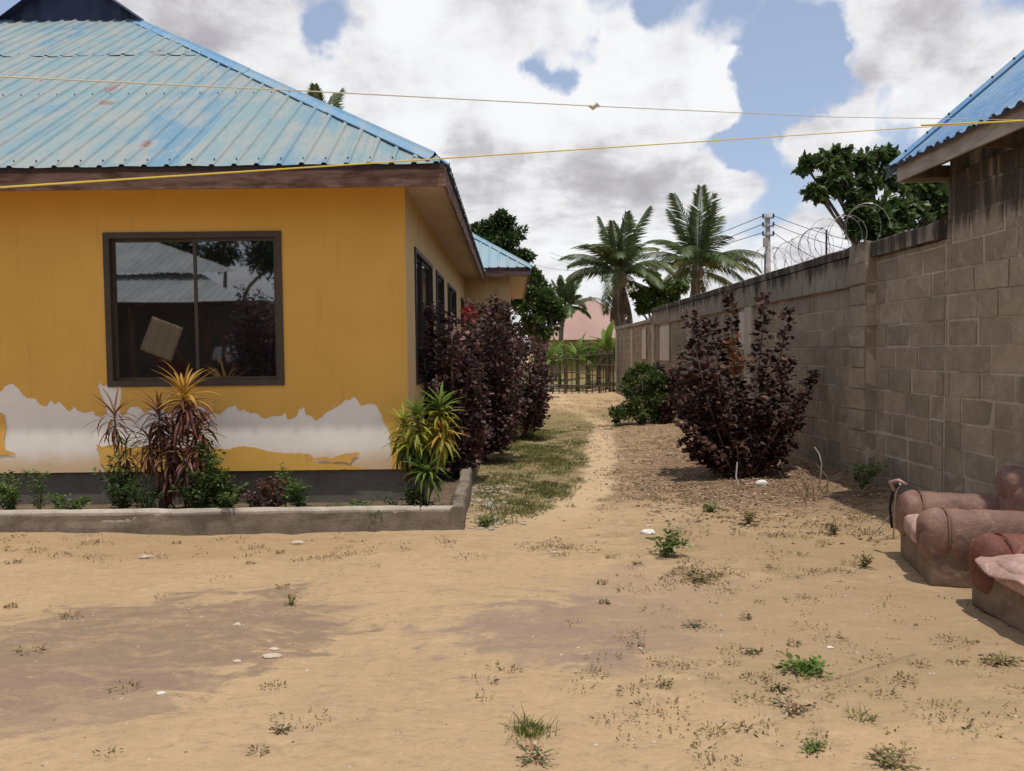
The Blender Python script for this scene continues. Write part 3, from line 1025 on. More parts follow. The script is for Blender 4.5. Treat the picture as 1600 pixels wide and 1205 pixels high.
# wing roof
OW = Vector((.46, 17.28, 3.50))
for k in range(12):
    u0, u1 = k * W4, (k + 1) * W4
    sheet('roof_sheet', OW, (-1, 0, 0), V_, u0, u1, lambda a: 0.0, lambda a: min(a, 9.96 - a if a > 5 else 9, 4.2) / cosA, M['roof_wing'], roof)
wl = 25.7 - 17.28
for k in range(11):
    u0, u1 = k * W4, min((k + 1) * W4, wl)
    sheet('roof_sheet', OW, (0, 1, 0), Vector((-cosA, 0, math.sin(A))), u0, u1, lambda a: 0.0, lambda a: min(a, wl - a, 4.2) / cosA, M['roof_wing'], roof)
for k in range(3):
    p0, p1 = OW + hd * (k * 1.38), OW + hd * ((k + 1) * 1.38)
    cap_strip('hip_cap', [p0, p1], down_f, down_r, .15, M['roof_wing'], roof)
MB().box(EX - .0, .43, 17.32, 17.345, 3.30, 3.48).build('fascia_board', M['fascia'], house)
MB().box(.405, .43, 17.347, 25.6, 3.30, 3.48).build('fascia_board', M['fascia'], house)
MB().box(-3, .403, 17.347, 17.69, 3.365, 3.378).box(-.15, .403, 17.692, 25.6, 3.364, 3.377).build('soffit', M['soffit'], house)
MB().box(EX + .02, .45, 17.285, 17.30, 3.45, 3.495).build('eave_filler', M['roof_edge'], roof)

# ------------------------------------------------------------------ PLANTER KERB AND BED


def rough_strip(name, line, w_, h, mat, parent, cuts=60, jit=.008, z0=-.12):
    """long cast strip with worn, uneven faces; line = polyline (x,y) of its outer foot"""
    pts = []
    for (x0, y0), (x1, y1) in zip(line[:-1], line[1:]):
        k = max(2, int(math.hypot(x1 - x0, y1 - y0) / .06))
        for i in range(k):
            pts.append((x0 + (x1 - x0) * i / k, y0 + (y1 - y0) * i / k, (x1 - x0, y1 - y0)))
    pts.append((*line[-1], (line[-1][0] - line[-2][0], line[-1][1] - line[-2][1])))
    vs = []; fs = []
    prof = [(0, z0), (0, .05), (.004, h * .55), (.006, h - .02), (.02, h), (w_ - .02, h), (w_, h - .02), (w_, z0)]
    for i, (x, y, d) in enumerate(pts):
        l = math.hypot(*d); nx_, ny_ = -d[1] / l, d[0] / l
        b = len(vs)
        for o_, z in prof:
            jj_ = jit * 2 * float(fbm(np.array([i * .37 + z * 9]), np.array([z * 31 + o_ * 11]), 2)[0])
            ch = .03 * max(0, float(fbm(np.array([i * .11]), np.array([5.0]), 2)[0]) - .12) if z > h * .8 else 0
            vs.append((x + nx_ * (o_ + jj_), y + ny_ * (o_ + jj_), z + (jj_ if z > 0 else 0) - ch))
        if i:
            for k in range(7):
                fs.append((b - 8 + k, b + k, b + k + 1, b - 8 + k + 1))
    fs.append(tuple(range(8))); fs.append(tuple(range(len(vs) - 8, len(vs)))[::-1])
    return pyd(name, vs, fs, mat, parent)


kerb = empty('planter_kerb', (-4, 6.95, 0), 'long low concrete kerb edging the flower bed in front of the yellow house', 'kerb')
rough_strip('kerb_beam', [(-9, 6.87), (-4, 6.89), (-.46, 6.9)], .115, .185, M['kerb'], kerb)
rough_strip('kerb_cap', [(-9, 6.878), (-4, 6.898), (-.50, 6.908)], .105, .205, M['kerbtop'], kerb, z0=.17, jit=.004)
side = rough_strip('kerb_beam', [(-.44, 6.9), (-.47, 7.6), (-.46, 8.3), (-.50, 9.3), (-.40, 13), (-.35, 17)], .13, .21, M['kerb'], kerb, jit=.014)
side['label'] = 'crumbling side kerb running back beside the house'
bed = MB()
xs_ = np.arange(-9, -.5, .12); ys_ = np.arange(6.98, 7.9, .1)
bv = []; bf = []
for j, y in enumerate(ys_):
    for i, x in enumerate(xs_):
        bv.append((x, y, .08 + .06 * float(fbm(np.array([x * 2]), np.array([y * 2]), 3)[0])))
        if i and j:
            a_ = j * len(xs_) + i
            bf.append((a_ - len(xs_) - 1, a_ - len(xs_), a_, a_ - 1))
o = pyd('soil', bv, bf, M['soil'], None, True); o['kind'] = 'structure'
bv = []; bf = []
xs_ = np.arange(-1.2, -.50, .12); ys_ = np.arange(7.7, 17.6, .2)
for j, y in enumerate(ys_):
    for i, x in enumerate(xs_):
        bv.append((x, y, .075 + .06 * float(fbm(np.array([x * 2]), np.array([y * 2]), 3)[0])))
        if i and j:
            a_ = j * len(xs_) + i
            bf.append((a_ - len(xs_) - 1, a_ - len(xs_), a_, a_ - 1))
o = pyd('soil', bv, bf, M['soil'], None, True); o['kind'] = 'structure'

# ------------------------------------------------------------------ BLOCK MESHES
block_meshes = []
for k in range(8):
    bm = bmesh.new()
    bmesh.ops.create_cube(bm, size=1.0)
    bmesh.ops.bevel(bm, geom=bm.edges[:], offset=random.choice((.015, .02, .03)), segments=1, affect='EDGES')
    for v in bm.verts:
        v.co += Vector((random.uniform(-.02, .02), random.uniform(-.02, .02), random.uniform(-.035, .035)))
    me = bpy.data.meshes.new('block'); bm.to_mesh(me); bm.free()
    me.materials.append(M['block'])
    block_meshes.append(me)


def put_block(parent, c, size, stuff=None):
    me = random.choice(block_meshes)
    if stuff is not None:
        b = [(c[0] + v.co.x * size[0], c[1] + v.co.y * size[1], c[2] + v.co.z * size[2]) for v in me.vertices]
        stuff.add(b, [tuple(p.vertices) for p in me.polygons])
        return
    o = bpy.data.objects.new('block', me); col.objects.link(o)
    o.parent = parent
    o.location = Vector(c) - parent.location
    o.scale = size
    o.rotation_euler = (random.uniform(-.006, .006), random.uniform(-.01, .01), random.uniform(-.012, .012))


CH, BL = .238, .47


def block_rows(parent, xface, y0, y1, z0, z1, far=99, skip=None, stuff=None, depth=.12, start=0):
    r = start
    z = z0
    while z < z1 - .04:
        h = min(CH, z1 - z)
        y = y0 - (BL / 2 if r % 2 else 0) - .05 * (r % 3)
        while y < y1:
            a, b = max(y, y0), min(y + BL * (1 if (r * 7 + int(y * 10)) % 5 else .62), y1)
            y = y + BL * (1 if (r * 7 + int(y * 10)) % 5 else .62)
            if b - a < .06: continue
            if skip and any(s0 - .02 < (a + b) / 2 < s1 + .02 and t0 < z + h / 2 < t1 for s0, s1, t0, t1 in skip): continue
            dx = random.uniform(-.007, .005)
            j = random.choice((.014, .020, .028, .036))
            put_block(parent, (xface + dx + depth / 2, (a + b) / 2, z + h / 2), (depth, b - a - j, h - j * .9), stuff if (a > far) else None)
        z += CH; r += 1


# ------------------------------------------------------------------ COMPOUND WALL
XW = 4.1
cw = empty('compound_wall', (4.2, 15, 0), 'long grey cement block boundary wall with mouldy top running back on the right', 'wall')
YN = 7.27
pil0, pil1 = 8.66, 9.10
FARB = 15.0
stuff_b = MB()
op = []
for a, b, t, bt in ((1155, 1171, 487, 546), (1031, 1047, 510, 563), (1003, 1010.5, 515, 561)):
    p0, p1 = atX(a, t, XW), atX(b, t, XW)
    q0 = atX(a, bt, XW)
    op.append((p1.y, p0.y, q0.z, (p0.z + p1.z) / 2))
# joint mortar core
mb = MB()
mb.box(XW + .008, XW + .2, YN + .002, 22.3, -.15, 2.62)
mb.box(XW + .008, XW + .2, 22.3, 30, -.15, 2.42)
mb.build('mortar_core', M['mortar'], cw)
block_rows(cw, XW, YN + .01, pil0, -.05, 2.62, skip=None)
block_rows(cw, XW, pil1, 22.3, -.05, 2.33, far=FARB, skip=op, stuff=stuff_b)
block_rows(cw, XW, 22.3, 29.6, -.05, 2.42, far=FARB, skip=op, stuff=stuff_b)
so = stuff_b.build('block', M['block'], cw); so['kind'] = 'stuff'
for (y0, y1, z0, z1) in op:
    MB().box(XW - .012, XW + .006, y0, y1, z0, z1).build('opening_board', M['board'], cw)
    fr = MB()
    fr.box(XW - .03, XW + .006, y0 - .06, y0 - .002, z0 - .05, z1 + .05).box(XW - .03, XW + .006, y1 + .002, y1 + .06, z0 - .05, z1 + .05)
    fr.build('opening_frame', M['beam'], cw)
# pillar
z = -.05
while z < 2.60:
    put_block(cw, (XW - .03 + random.uniform(-.008, .008), (pil0 + pil1) / 2, z + CH / 2), (.17, pil1 - pil0 - .01 + random.uniform(-.02, .02), CH - random.choice((.006, .012, .03))))
    z += CH
MB().box(XW - .095, XW + .007, pil0 + .012, pil1 - .012, -.1, 2.62).build('pillar_core', M['mortar'], cw)


# ring beam beyond the pillar, in cast lengths, plus coping all along
def beam_piece(name, x0, x1, y0, y1, z0, z1, mat, seg=.12, jit=.01):
    vs = []; fs = []
    k = max(1, int((y1 - y0) / seg))
    prof = [(x0, z0), (x0 - .002, (z0 + z1) / 2), (x0, z1 - .012), (x0 + .015, z1), (x1, z1), (x1, z0)]
    for i in range(k + 1):
        y = y0 + (y1 - y0) * i / k
        for q_, (a, b) in enumerate(prof):
            e = 0 if i in (0, k) else 1
            jx = jit * e * 1.6 * float(fbm(np.array([y * 3.1 + q_]), np.array([q_ * 3.3]), 3)[0])
            jz = jit * 2.5 * float(fbm(np.array([y * 2.1]), np.array([q_ * .2 + 8]), 3)[0])
            vs.append((a + jx, y, b + (jz if q_ in (2, 3, 4) else jz * .4)))
        if i:
            b0 = 6 * i
            for q_ in range(6):
                q2 = (q_ + 1) % 6
                fs.append((b0 - 6 + q_, b0 - 6 + q2, b0 + q2, b0 + q_))
    fs.append(tuple(range(6))[::-1]); fs.append(tuple(range(6 * k, 6 * k + 6)))
    return pyd(name, vs, fs, mat, cw)


y = pil1 + .004
while y < 22.2:
    L_ = random.choice((.30, .34, .42, .26)) if y < 15 else 1.8
    y2 = min(y + L_, 22.25)
    beam_piece('beam_block', XW - .045 + random.uniform(-.004, .004), XW + .16, y, y2 - .014, 2.34, 2.70, M['beam'])
    y = y2
MB().box(XW - .03, XW + .15, pil1, 22.25, 2.345, 2.69).build('beam_core', M['mortar'], cw)
beam_piece('coping', XW - .07, XW + .22, YN + .01, pil1 - .02, 2.63, 2.80, M['beam'], jit=.02)
beam_piece('coping', XW - .06, XW + .21, pil1 - .01, 22.3, 2.705, 2.81, M['beam'], jit=.012)
beam_piece('coping', XW - .06, XW + .21, 22.31, 30.0, 2.425, 2.53, M['beam'], jit=.012)
for yy in (13.2, 17.6, 22.1, 26, 29.8):
    MB().box(XW - .05, XW + .007, yy - .2, yy + .2, -.1, 2.33).build('pier', M['mortar'], cw)
# fallen mortar and soil heaped at the wall foot comes from the ground itself

# razor wire
rw = empty('razor_wire', (4.2, 10.5, 2.8), 'loose coil of rusty razor wire on top of the block wall', 'razor wire')
for side_, y0, y1, rad, ph in ((0, 8.9, 10.6, .25, 0), (1, 10.4, 12.9, .24, 1)):
    pts = []
    loops = (y1 - y0) / .26
    N_ = int(loops * 22)
    for i in range(N_ + 1):
        t = i / N_
        an = t * loops * 2 * math.pi + ph
        rr = rad * (1 + .16 * math.sin(t * 17) + .1 * math.sin(t * 41))
        pts.append((XW + .07 + rr * math.cos(an) * .8, y0 + (y1 - y0) * t + .09 * math.sin(an * .5), 2.80 + rad * .80 + rr * math.sin(an) * .95 + .03 * math.sin(t * 9)))
    mb = MB().tube(pts, .0032, 4)
    mb.build('coil', M['wire'], rw)
    bb = MB()
    for i in range(0, N_, 5):
        q = Vector(pts[i]); q2 = Vector(pts[min(i + 1, N_)])
        t = (q2 - q).normalized() if (q2 - q).length > 0 else Vector((0, 1, 0))
        a_ = t.orthogonal().normalized()
        bb.add([q - t * .018 + a_ * .012, q + t * .018 + a_ * .012, q + t * .018 - a_ * .012, q - t * .018 - a_ * .012], [(0, 1, 2, 3)])
    so = bb.build('barb', M['wire'], rw); so['kind'] = 'stuff'
for yy in (10.15, 12.6):
    MB().box(XW + .04, XW + .06, yy, yy + .02, 2.79, 3.16).build('bracket', M['cable'], rw)

# ------------------------------------------------------------------ RIGHT HOUSE
rh = empty('block_house', (6, 5, 0), 'unplastered cement block house with bright blue sheet roof at the right edge', 'house')
EXR, EYR, EZR = 3.74, 7.62, 3.37
A2 = R(40)
block_rows(rh, XW, 3.0, YN - .01, -.05, 3.22, stuff=None)
MB().box(XW + .008, XW + .2, 3.0, YN - .012, -.1, 3.2).box(XW + .2, 9, YN - .21, YN - .012, -.1, 3.2).box(XW + .2, 9, 1.0, 1.2, -.1, 3.2).box(XW + .008, XW + .2, 1.0, 3.0, -.1, 3.2).build('wall', M['mortar'], rh)
# gable infill at the far end
pyd('gable_wall', [(XW + .01, YN - .02, 3.2), (9, YN - .02, 3.2), (9, YN - .02, 3.4), (6.6, YN - .02, 5.3), (XW + .01, YN - .02, 3.42), (XW + .01, YN - .2, 3.2), (9, YN - .2, 3.2), (9, YN - .2, 3.4), (6.6, YN - .2, 5.3), (XW + .01, YN - .2, 3.42)],
    [(0, 1, 2, 3, 4), (9, 8, 7, 6, 5), (0, 4, 9, 5), (4, 3, 8, 9), (3, 2, 7, 8)], M['mortar'], rh)
rr_ = MB().box(EXR + .5, EXR + .58, 1.0, EYR - .1, 3.5, 3.62).build('roof', M['wood'], rh)
V3 = Vector((math.cos(A2), 0, math.sin(A2)))
for k in range(9):
    u0, u1 = k * W4, (k + 1) * W4
    sheet('roof_sheet', Vector((EXR, EYR, EZR)), (0, -1, 0), V3, u0, u1, lambda a: 0.0, lambda a: 2.86 / math.cos(A2), M['roof_blue'], rr_, pitch=.21, rh=.022)
    sheet('roof_sheet', Vector((9.46, EYR, EZR)), (0, -1, 0), Vector((-math.cos(A2), 0, math.sin(A2))), u0, u1, lambda a: 0.0, lambda a: 2.86 / math.cos(A2), M['roof_blue'], rr_)
p0 = Vector((EXR, EYR, EZR)); p1 = p0 + V3 * (2.86 / math.cos(A2))
cap_strip('verge_cap', [p0 - V3 * .03, p0.lerp(p1, .33), p0.lerp(p1, .66), p1], (0, -1, 0), (0, .5, -.8), .14, M['roof_blue'], rr_, .03)
mb = MB()
for k in range(14):
    q = p0 + V3 * (.12 + k * .27) + Vector((0, -.10, .06))
    mb.tube([q - Vector((0, 0, .01)), q + Vector((0, 0, .01))], .010, 6)
so = mb.build('roof_screw', M['roof_edge'], rr_); so['kind'] = 'stuff'
MB().box(EXR + .03, EXR + .055, 1.0, EYR - .06, 3.215, 3.385).build('fascia_board', M['fascia_pale'], rh)
MB().box(EXR + .10, EXR + .12, 1.0, EYR - .10, 3.30, 3.455).build('eave_filler', M['roof_edge'], rr_)
MB().box(EXR + .057, 9.4, EYR - .085, EYR - .06, 3.21, 3.352).build('fascia_board', M['fascia_pale'], rh)
vs_, fs_ = [], []
yy = EYR; k = 0
while yy > 1.2:
    h = .030 if k % 4 in (1, 2) else 0
    vs_ += [(EXR - .004, yy, EZR - .022), (EXR - .004, yy, EZR + h + .001)]
    if k: fs_.append((2 * k - 2, 2 * k, 2 * k + 1, 2 * k - 1))
    yy -= .035 if k % 4 != 3 else .05
    k += 1
pyd('sheet_edge', vs_, fs_, M['roof_edge'], rr_)
MB().box(EXR + .057, XW + .01, 1.0, EYR - .087, 3.335, 3.347).build('soffit', M['wood'], rh)
for yy in (7.40, 6.3, 5.2):
    MB().box(EXR + .06, XW + .3, yy - .03, yy + .03, 3.22, 3.33).build('rafter', M['wood'], rh)

# ------------------------------------------------------------------ ARMCHAIRS


def rounded_block(name, x0, x1, y0, y1, z0, z1, mat, parent, bev=.06, jit=.01, sub=2, bulge=0.0, seed=0):
    bm = bmesh.new()
    bmesh.ops.create_cube(bm, size=1.0)
    for v in bm.verts:
        v.co = Vector(((x0 + x1) / 2 + v.co.x * (x1 - x0), (y0 + y1) / 2 + v.co.y * (y1 - y0), (z0 + z1) / 2 + v.co.z * (z1 - z0)))
    bmesh.ops.bevel(bm, geom=bm.edges[:], offset=min(bev, .45 * min(x1 - x0, y1 - y0, z1 - z0)), segments=4, profile=.6, affect='EDGES')
    bmesh.ops.subdivide_edges(bm, edges=[e for e in bm.edges if e.calc_length() > .12], cuts=4, use_grid_fill=True)
    c = Vector(((x0 + x1) / 2, (y0 + y1) / 2, (z0 + z1) / 2))
    ex = Vector((x1 - x0, y1 - y0, z1 - z0)) / 2
    for v in bm.verts:
        l = v.co - c
        q = Vector((l.x / ex.x, l.y / ex.y, l.z / ex.z))
        b_ = bulge * (1 - min(1, q.x ** 2)) * (1 - min(1, q.y ** 2))
        n1_ = float(fbm(np.array([v.co.x * 6 + seed]), np.array([v.co.y * 6 + v.co.z * 4]), 3)[0])
        v.co.z += b_ * (1 if q.z > 0 else 0) + n1_ * jit * 2
        v.co.x += n1_ * jit
    me = bpy.data.meshes.new(name); bm.to_mesh(me); bm.free()
    return link_mesh(name, me, mat, parent, True, world=False)


def arm(parent, yc, x0, x1, ztop, rad, mat, seam=.2, seed=0, hang=0.26):
    """rolled arm along x: profile = fat roll over a slimmer post; rings give the puckered seams"""
    N_ = 26
    prof = []
    for k in range(N_):
        an = -math.pi / 2 + 2 * math.pi * k / N_
        y = math.copysign(abs(math.cos(an)) ** .8, math.cos(an)) * rad * .82; z = math.copysign(abs(math.sin(an)) ** .85, math.sin(an)) * rad * 1.12
        prof.append((y, z))
    rings = []
    L_ = x1 - x0
    sts = [(0, .06), (.002, .35), (.012, .62), (.032, .82), (.065, .95), (.10, 1.0), (seam - .03, 1.0), (seam - .008, .95), (seam, .88), (seam + .008, .95), (seam + .03, 1.0), (seam + .08, 1.04), (seam + .15, 1.03), (seam + .22, 1.05), (seam + .3, 1.02), (L_ * .6, 1.04), (L_ * .75, 1.02), (L_ - .04, 1.0), (L_, .9)]
    vs = []; fs = []
    for i, (s_, k_) in enumerate(sts):
        for j, (y, z) in enumerate(prof):
            nz = float(fbm(np.array([s_ * 7 + seed]), np.array([j * .5 + seed]), 3)[0])
            pl = .022 * math.sin(j * 2.4 + seed) * math.exp(-abs(s_ - seam) * 14) + .03 * math.sin(j * 1.7 + seed * 2) * math.exp(-s_ * 18)
            kk = k_ * (1 + .15 * nz + pl)
            sag = -.018 * math.sin(math.pi * s_ / L_) if z > 0 else -.01
            vs.append((x0 + s_ + .03 * nz * (k_ < .9), yc + y * kk, ztop - rad * 1.12 + z * kk + sag))
        if i:
            b = i * N_
            for j in range(N_):
                j2 = (j + 1) % N_
                fs.append((b - N_ + j, b + j, b + j2, b - N_ + j2))
    fs.append(tuple(range(N_)))
    o = pyd('armrest', vs, fs, mat, parent, True, world=False)
    # piping seam
    mb = MB()
    mb.tube([(x0 + seam, yc + y * .97, ztop - rad * 1.12 + z * .97) for y, z in prof + prof[:1]], .007, 5, False)
    mb.build('piping', mat, o, True, world=False)
    return o


def armchair(loc, rz, label, mats, width=.98, near_arm=True, far_arm=True, ztop=.53, slump=0):
    t = empty('armchair', loc, label, 'armchair', 'worn armchairs by the block wall', rz)
    ml, mp, mbz = mats
    # local: x = depth from the front (0) back, y = across from near side (0)
    rounded_block('base', 0.03, .88, .03, width - .03, 0.0, .24, mbz, t, .02, .006)
    rounded_block('seat_cushion', -.01, .66, .27, width - .26, .22, .36, mp, t, .06, .016, bulge=.05)
    if near_arm:
        rounded_block('arm_panel', .02, .86, .02, .24, .20, .42, mbz, t, .03, .008)
        arm(t, .14, -.02, .95, ztop, .165, ml, .16, 1)
    if far_arm:
        rounded_block('arm_panel', .02, .86, width - .24, width - .02, .20, .42, mbz, t, .03, .008)
        arm(t, width - .14, -.02, .95, ztop, .165, ml, .16, 5)
    rounded_block('backrest', .62, .92, .24, width - .22, .25, .66, ml, t, .12, .02)
    return t


c1 = atZ(1447, 919, 0)
ch = armchair((c1.x, c1.y, .0), R(-15), 'dusty mauve leather armchair with rolled arms, further of the two against the wall', (M['mauve_leather'], M['pale_leather'], M['base_cloth']), .93, ztop=.52)
rounded_block('headrest', .60, .95, .34, .72, .50, .74, M['mauve_leather'], ch, .14, .02)
# torn lining and strap at the far front corner
mb = MB()
mb.tube([(-.03, .90, .20), (-.045, .91, .36), (-.03, .88, .50), (0, .84, .55)], .010, 5)
mb.build('torn_strap', M['strap'], ch, True, world=False)
mb = MB()
mb.tube([(-.02, .86, .50), (-.04, .90, .56), (.0, .84, .585), (.05, .80, .56)], [.018, .022, .016, .008], 6)
mb.build('torn_lining', M['pale_leather'], ch, True, world=False)
c2 = atZ(1505, 943, 0)
ch2 = armchair((c2.x, c2.y - .98, .0), R(0), 'reddish brown worn leather armchair nearest the camera, cut off by the right edge', (M['red_leather'], M['pale_leather'], M['base_cloth']), .98, ztop=.475)
# sagging torn seat cover spilling over the front
vs_, fs_ = [], []
for i in range(15):
    for j in range(19):
        x = -.05 + .62 * i / 14; y = .04 + .76 * j / 18
        z = .375 + .012 * math.sin(j * .55 + i * .3) + .02 * float(fbm(np.array([x * 9]), np.array([y * 9]), 3)[0]) * 2
        if i < 3: z -= (3 - i) * (.030 + .012 * math.sin(j * .6))
        vs_.append((x + .012 * math.sin(j * .7), y, z))
        if i and j:
            b = i * 19 + j
            fs_.append((b - 20, b - 19, b, b - 1))
o = pyd('seat_cover', vs_, fs_, M['pale_leather'], ch2, True, world=False)
sm = o.modifiers.new('thick', 'SOLIDIFY'); sm.thickness = .02
sm = o.modifiers.new('sub', 'SUBSURF'); sm.levels = 1; sm.render_levels = 1

# ------------------------------------------------------------------ PLANTS WITH UPRIGHT LEAFY WANDS


def wand_bush(name, base, tips, label, mat, leafL, per_m, spread=.10, cat='shrub', shape='round', group=None, accents=(), bend=.35, lean=.2):
    """each wand is a cane from the foot to its tip, clothed in leaves"""
    base = Vector(base)
    t = empty(name, base, label, cat, group)
    mb = MB(); P = []; D = []
    for tip, r, startf in tips:
        tip = Vector(tip)
        h = tip.z - base.z
        foot = base + Vector((random.uniform(-.10, .10), random.uniform(-.10, .10), -.03))
        m1 = Vector((foot.x + (tip.x - foot.x) * .65, foot.y + (tip.y - foot.y) * .65, foot.z + h * bend))
        pts = []
        for k in range(9):
            s_ = k / 8
            pts.append(foot * (1 - s_) ** 2 + m1 * 2 * s_ * (1 - s_) + tip * s_ ** 2)
        pts[8] = pts[7].lerp(pts[8], .3)
        mb.tube(pts, [.012 * (1 - .7 * k / 8) + .003 for k in range(9)], 5)
        L_ = sum((pts[i + 1] - pts[i]).length for i in range(8))
        n = int(L_ * (1 - startf) * per_m)
        for _ in range(n):
            s_ = startf + (1 - startf) * random.random()
            c_ = foot * (1 - s_) ** 2 + m1 * 2 * s_ * (1 - s_) + tip * s_ ** 2
            an = random.uniform(0, 2 * math.pi)
            taper = r * (1.0 if s_ < .8 else 1 - (s_ - .8) * 2.6)
            q = abs(random.gauss(.55, .3)) * taper
            dr = Vector((math.cos(an), math.sin(an), 0))
            P.append(c_ + dr * q * .75 + Vector((0, 0, random.uniform(-.04, .04))))
            D.append(dr + Vector((random.gauss(0, .35), random.gauss(0, .35), random.uniform(-.5, .7))))
    mb.build('stem', M['bark'], t, True)
    P = np.array(P); D = np.array(D); n = len(P)
    sz = leafL * rng.uniform(.6, 1.25, n)
    leaves('foliage', P, D, sz, sz * .72, shape, mat, t)
    for (c_, r, k, am) in accents:
        P, d = sphere_pts(c_, r, k, 1, .2)
        sz = leafL * rng.uniform(.6, 1.0, k)
        leaves('foliage', P, d + np.array([0, 0, .3]), sz, sz * .7, shape, am, t)
    return t


def tips_px(lst, d, dj=.5):
    out = []
    for px, py, rpx, st in lst:
        dd = d + random.uniform(-dj, dj)
        q = atY(px, py, dd)
        out.append(((q.x, q.y, q.z), rpx * dd / F_PX, st))
    return out


bp = onground(1160, 742)
D0 = bp.y
tl = [(1076, 484, 20, .32), (1094, 500, 14, .4), (1112, 500, 18, .3), (1140, 455, 15, .35), (1196, 462, 15, .35), (1232, 480, 16, .35), (1271, 582, 10, .45),
      (1246, 610, 14, .35), (1250, 650, 16, .3), (1066, 545, 18, .3), (1058, 600, 16, .3), (1085, 560, 24, .25), (1120, 570, 24, .25), (1165, 600, 24, .2), (1200, 580, 22, .25), (1068, 660, 18, .3), (1090, 690, 20, .3), (1130, 650, 26, .2),
      (1180, 650, 26, .2), (1215, 650, 22, .25), (1235, 690, 16, .3), (1110, 700, 26, .1), (1150, 690, 26, .1), (1200, 700, 22, .1), (1062, 630, 18, .4), (1100, 620, 22, .3), (1235, 560, 13, .4), (1175, 720, 22, .1), (1128, 722, 22, .1), (1060, 575, 16, .45), (1066, 690, 16, .4)]
acc = [(tuple(atY(1150, 565, D0 - .2)), .16, 90, M['leaf_rust']), (tuple(atY(1145, 540, D0 - .1)), .10, 40, M['leaf_rust'])]
wand_bush('purple_shrub', bp, tips_px(tl, D0, .45), 'tall dark purple leaved shrub with upright wands in front of the block wall', M['leaf_purple'], .086, 215, accents=acc)

# mauve hedge beside the house
HG = 'purple shrubs along the side of the house'


def hedge(px0, py0, d, tl, label, per=330, mat='leaf_mauve', acc=(), LL=.07):
    q = atY(px0, py0, d)
    b = Vector((q.x, q.y, .05))
    tl = [(x + random.uniform(-7, 7), y + random.uniform(-6, 10), r * random.uniform(1.0, 1.55), st) for x, y, r, st in tl]
    return wand_bush('purple_shrub', b, tips_px(tl, d, .6), label, M[mat], LL, per, group=HG, accents=acc, shape='oval')


hedge(700, 680, 9.4, [(x, y, r, .25) for x, y, r in ((672, 500, 20), (688, 480, 20), (668, 540, 20), (700, 495, 24), (712, 540, 28), (722, 580, 28), (690, 590, 28), (670, 600, 22), (735, 610, 26), (700, 630, 30), (740, 640, 26), (676, 640, 22), (720, 500, 20), (694, 550, 26), (660, 570, 10), (662, 495, 10), (716, 660, 26), (690, 665, 24), (745, 560, 26), (752, 600, 28), (750, 650, 26), (730, 675, 24), (705, 683, 20), (738, 520, 20), (758, 672, 18))],
      'purple leaved shrub growing close against the house side wall, nearest the corner', per=400)
hedge(752, 668, 11.3, [(x, y, r, .25) for x, y, r in ((728, 470, 16), (748, 475, 20), (768, 460, 12), (770, 490, 22), (790, 500, 22), (740, 510, 24), (760, 540, 28), (785, 550, 26), (740, 570, 26), (770, 590, 28), (795, 600, 22), (745, 620, 26), (775, 635, 26), (790, 640, 20), (800, 540, 18), (715, 540, 20), (808, 570, 22), (812, 610, 22), (800, 650, 20), (770, 658, 24), (745, 655, 22), (785, 470, 14), (812, 520, 18))],
      'bushy mauve shrub in the middle of the row with one red leaf tuft', per=400, acc=[(tuple(atY(735, 489, 10.8)), .11, 60, M['leaf_red'])])
hedge(822, 655, 14.2, [(x, y, r, .25) for x, y, r in ((800, 540, 20), (815, 530, 20), (832, 525, 20), (848, 540, 16), (853, 565, 14), (812, 570, 24), (836, 575, 24), (850, 600, 14), (820, 605, 24), (838, 625, 18), (806, 620, 20), (845, 560, 16), (795, 590, 18))],
      'purple shrub at the far end of the row beside the sandy path', per=420)
hedge(780, 640, 17.0, [(x, y, r, .2) for x, y, r in ((760, 480, 18), (780, 470, 16), (800, 480, 16), (815, 500, 18), (790, 520, 22), (805, 545, 20), (770, 520, 22))],
      'dark purple shrub behind the others below the small blue roofed wing', per=300, mat='leaf_purple', LL=.09)
# pale flower stalk hanging in the hedge
fl = empty('flowering_stem', atY(690, 640, 8.7), 'thin pale flowering stalk standing in front of the purple shrubs', 'plant')
mb = MB(); q0 = atY(700, 690, 8.7)
pts = [q0, atY(694, 650, 8.7), atY(684, 610, 8.65), atY(680, 596, 8.6)]
mb.tube(pts, .006, 5); mb.build('stem', M['twig'], fl)
P, d = sphere_pts(tuple(atY(681, 602, 8.62)), .07, 60, 1.6, .2)
leaves('petal', P, d, .03, .02, 'oval', leafmat('pale_petal', [(.5, .36, .34), (.4, .3, .3)], .3), fl)['kind'] = 'stuff'

# ------------------------------------------------------------------ STRAP-LEAVED PLANTS (cordyline, croton)
strap_cache = {}


def strap_mesh(L, W_, droop, mat, key, seg=7):
    k = (round(L, 2), round(W_, 3), round(droop, 1), key)
    if k in strap_cache: return strap_cache[k]
    vs = []; fs = []
    for i in range(seg + 1):
        t = i / seg
        an = droop * t
        # arc in x-z plane
        x = L * (math.sin(an) / droop if droop > .01 else t); z = -L * ((1 - math.cos(an)) / droop if droop > .01 else 0)
        wd = W_ * (math.sin(math.pi * min(.97, .12 + .86 * t)) ** .7)
        dip = .18 * wd
        vs += [(x, -wd / 2, z + dip), (x, 0, z), (x, wd / 2, z + dip)]
        if i:
            b = 3 * i
            fs += [(b - 3, b, b + 1, b - 2), (b - 2, b + 1, b + 2, b - 1)]
    me = bpy.data.meshes.new('leaf'); me.from_pydata(vs, [], fs); me.update()
    me.materials.append(mat)
    strap_cache[k] = me
    return me


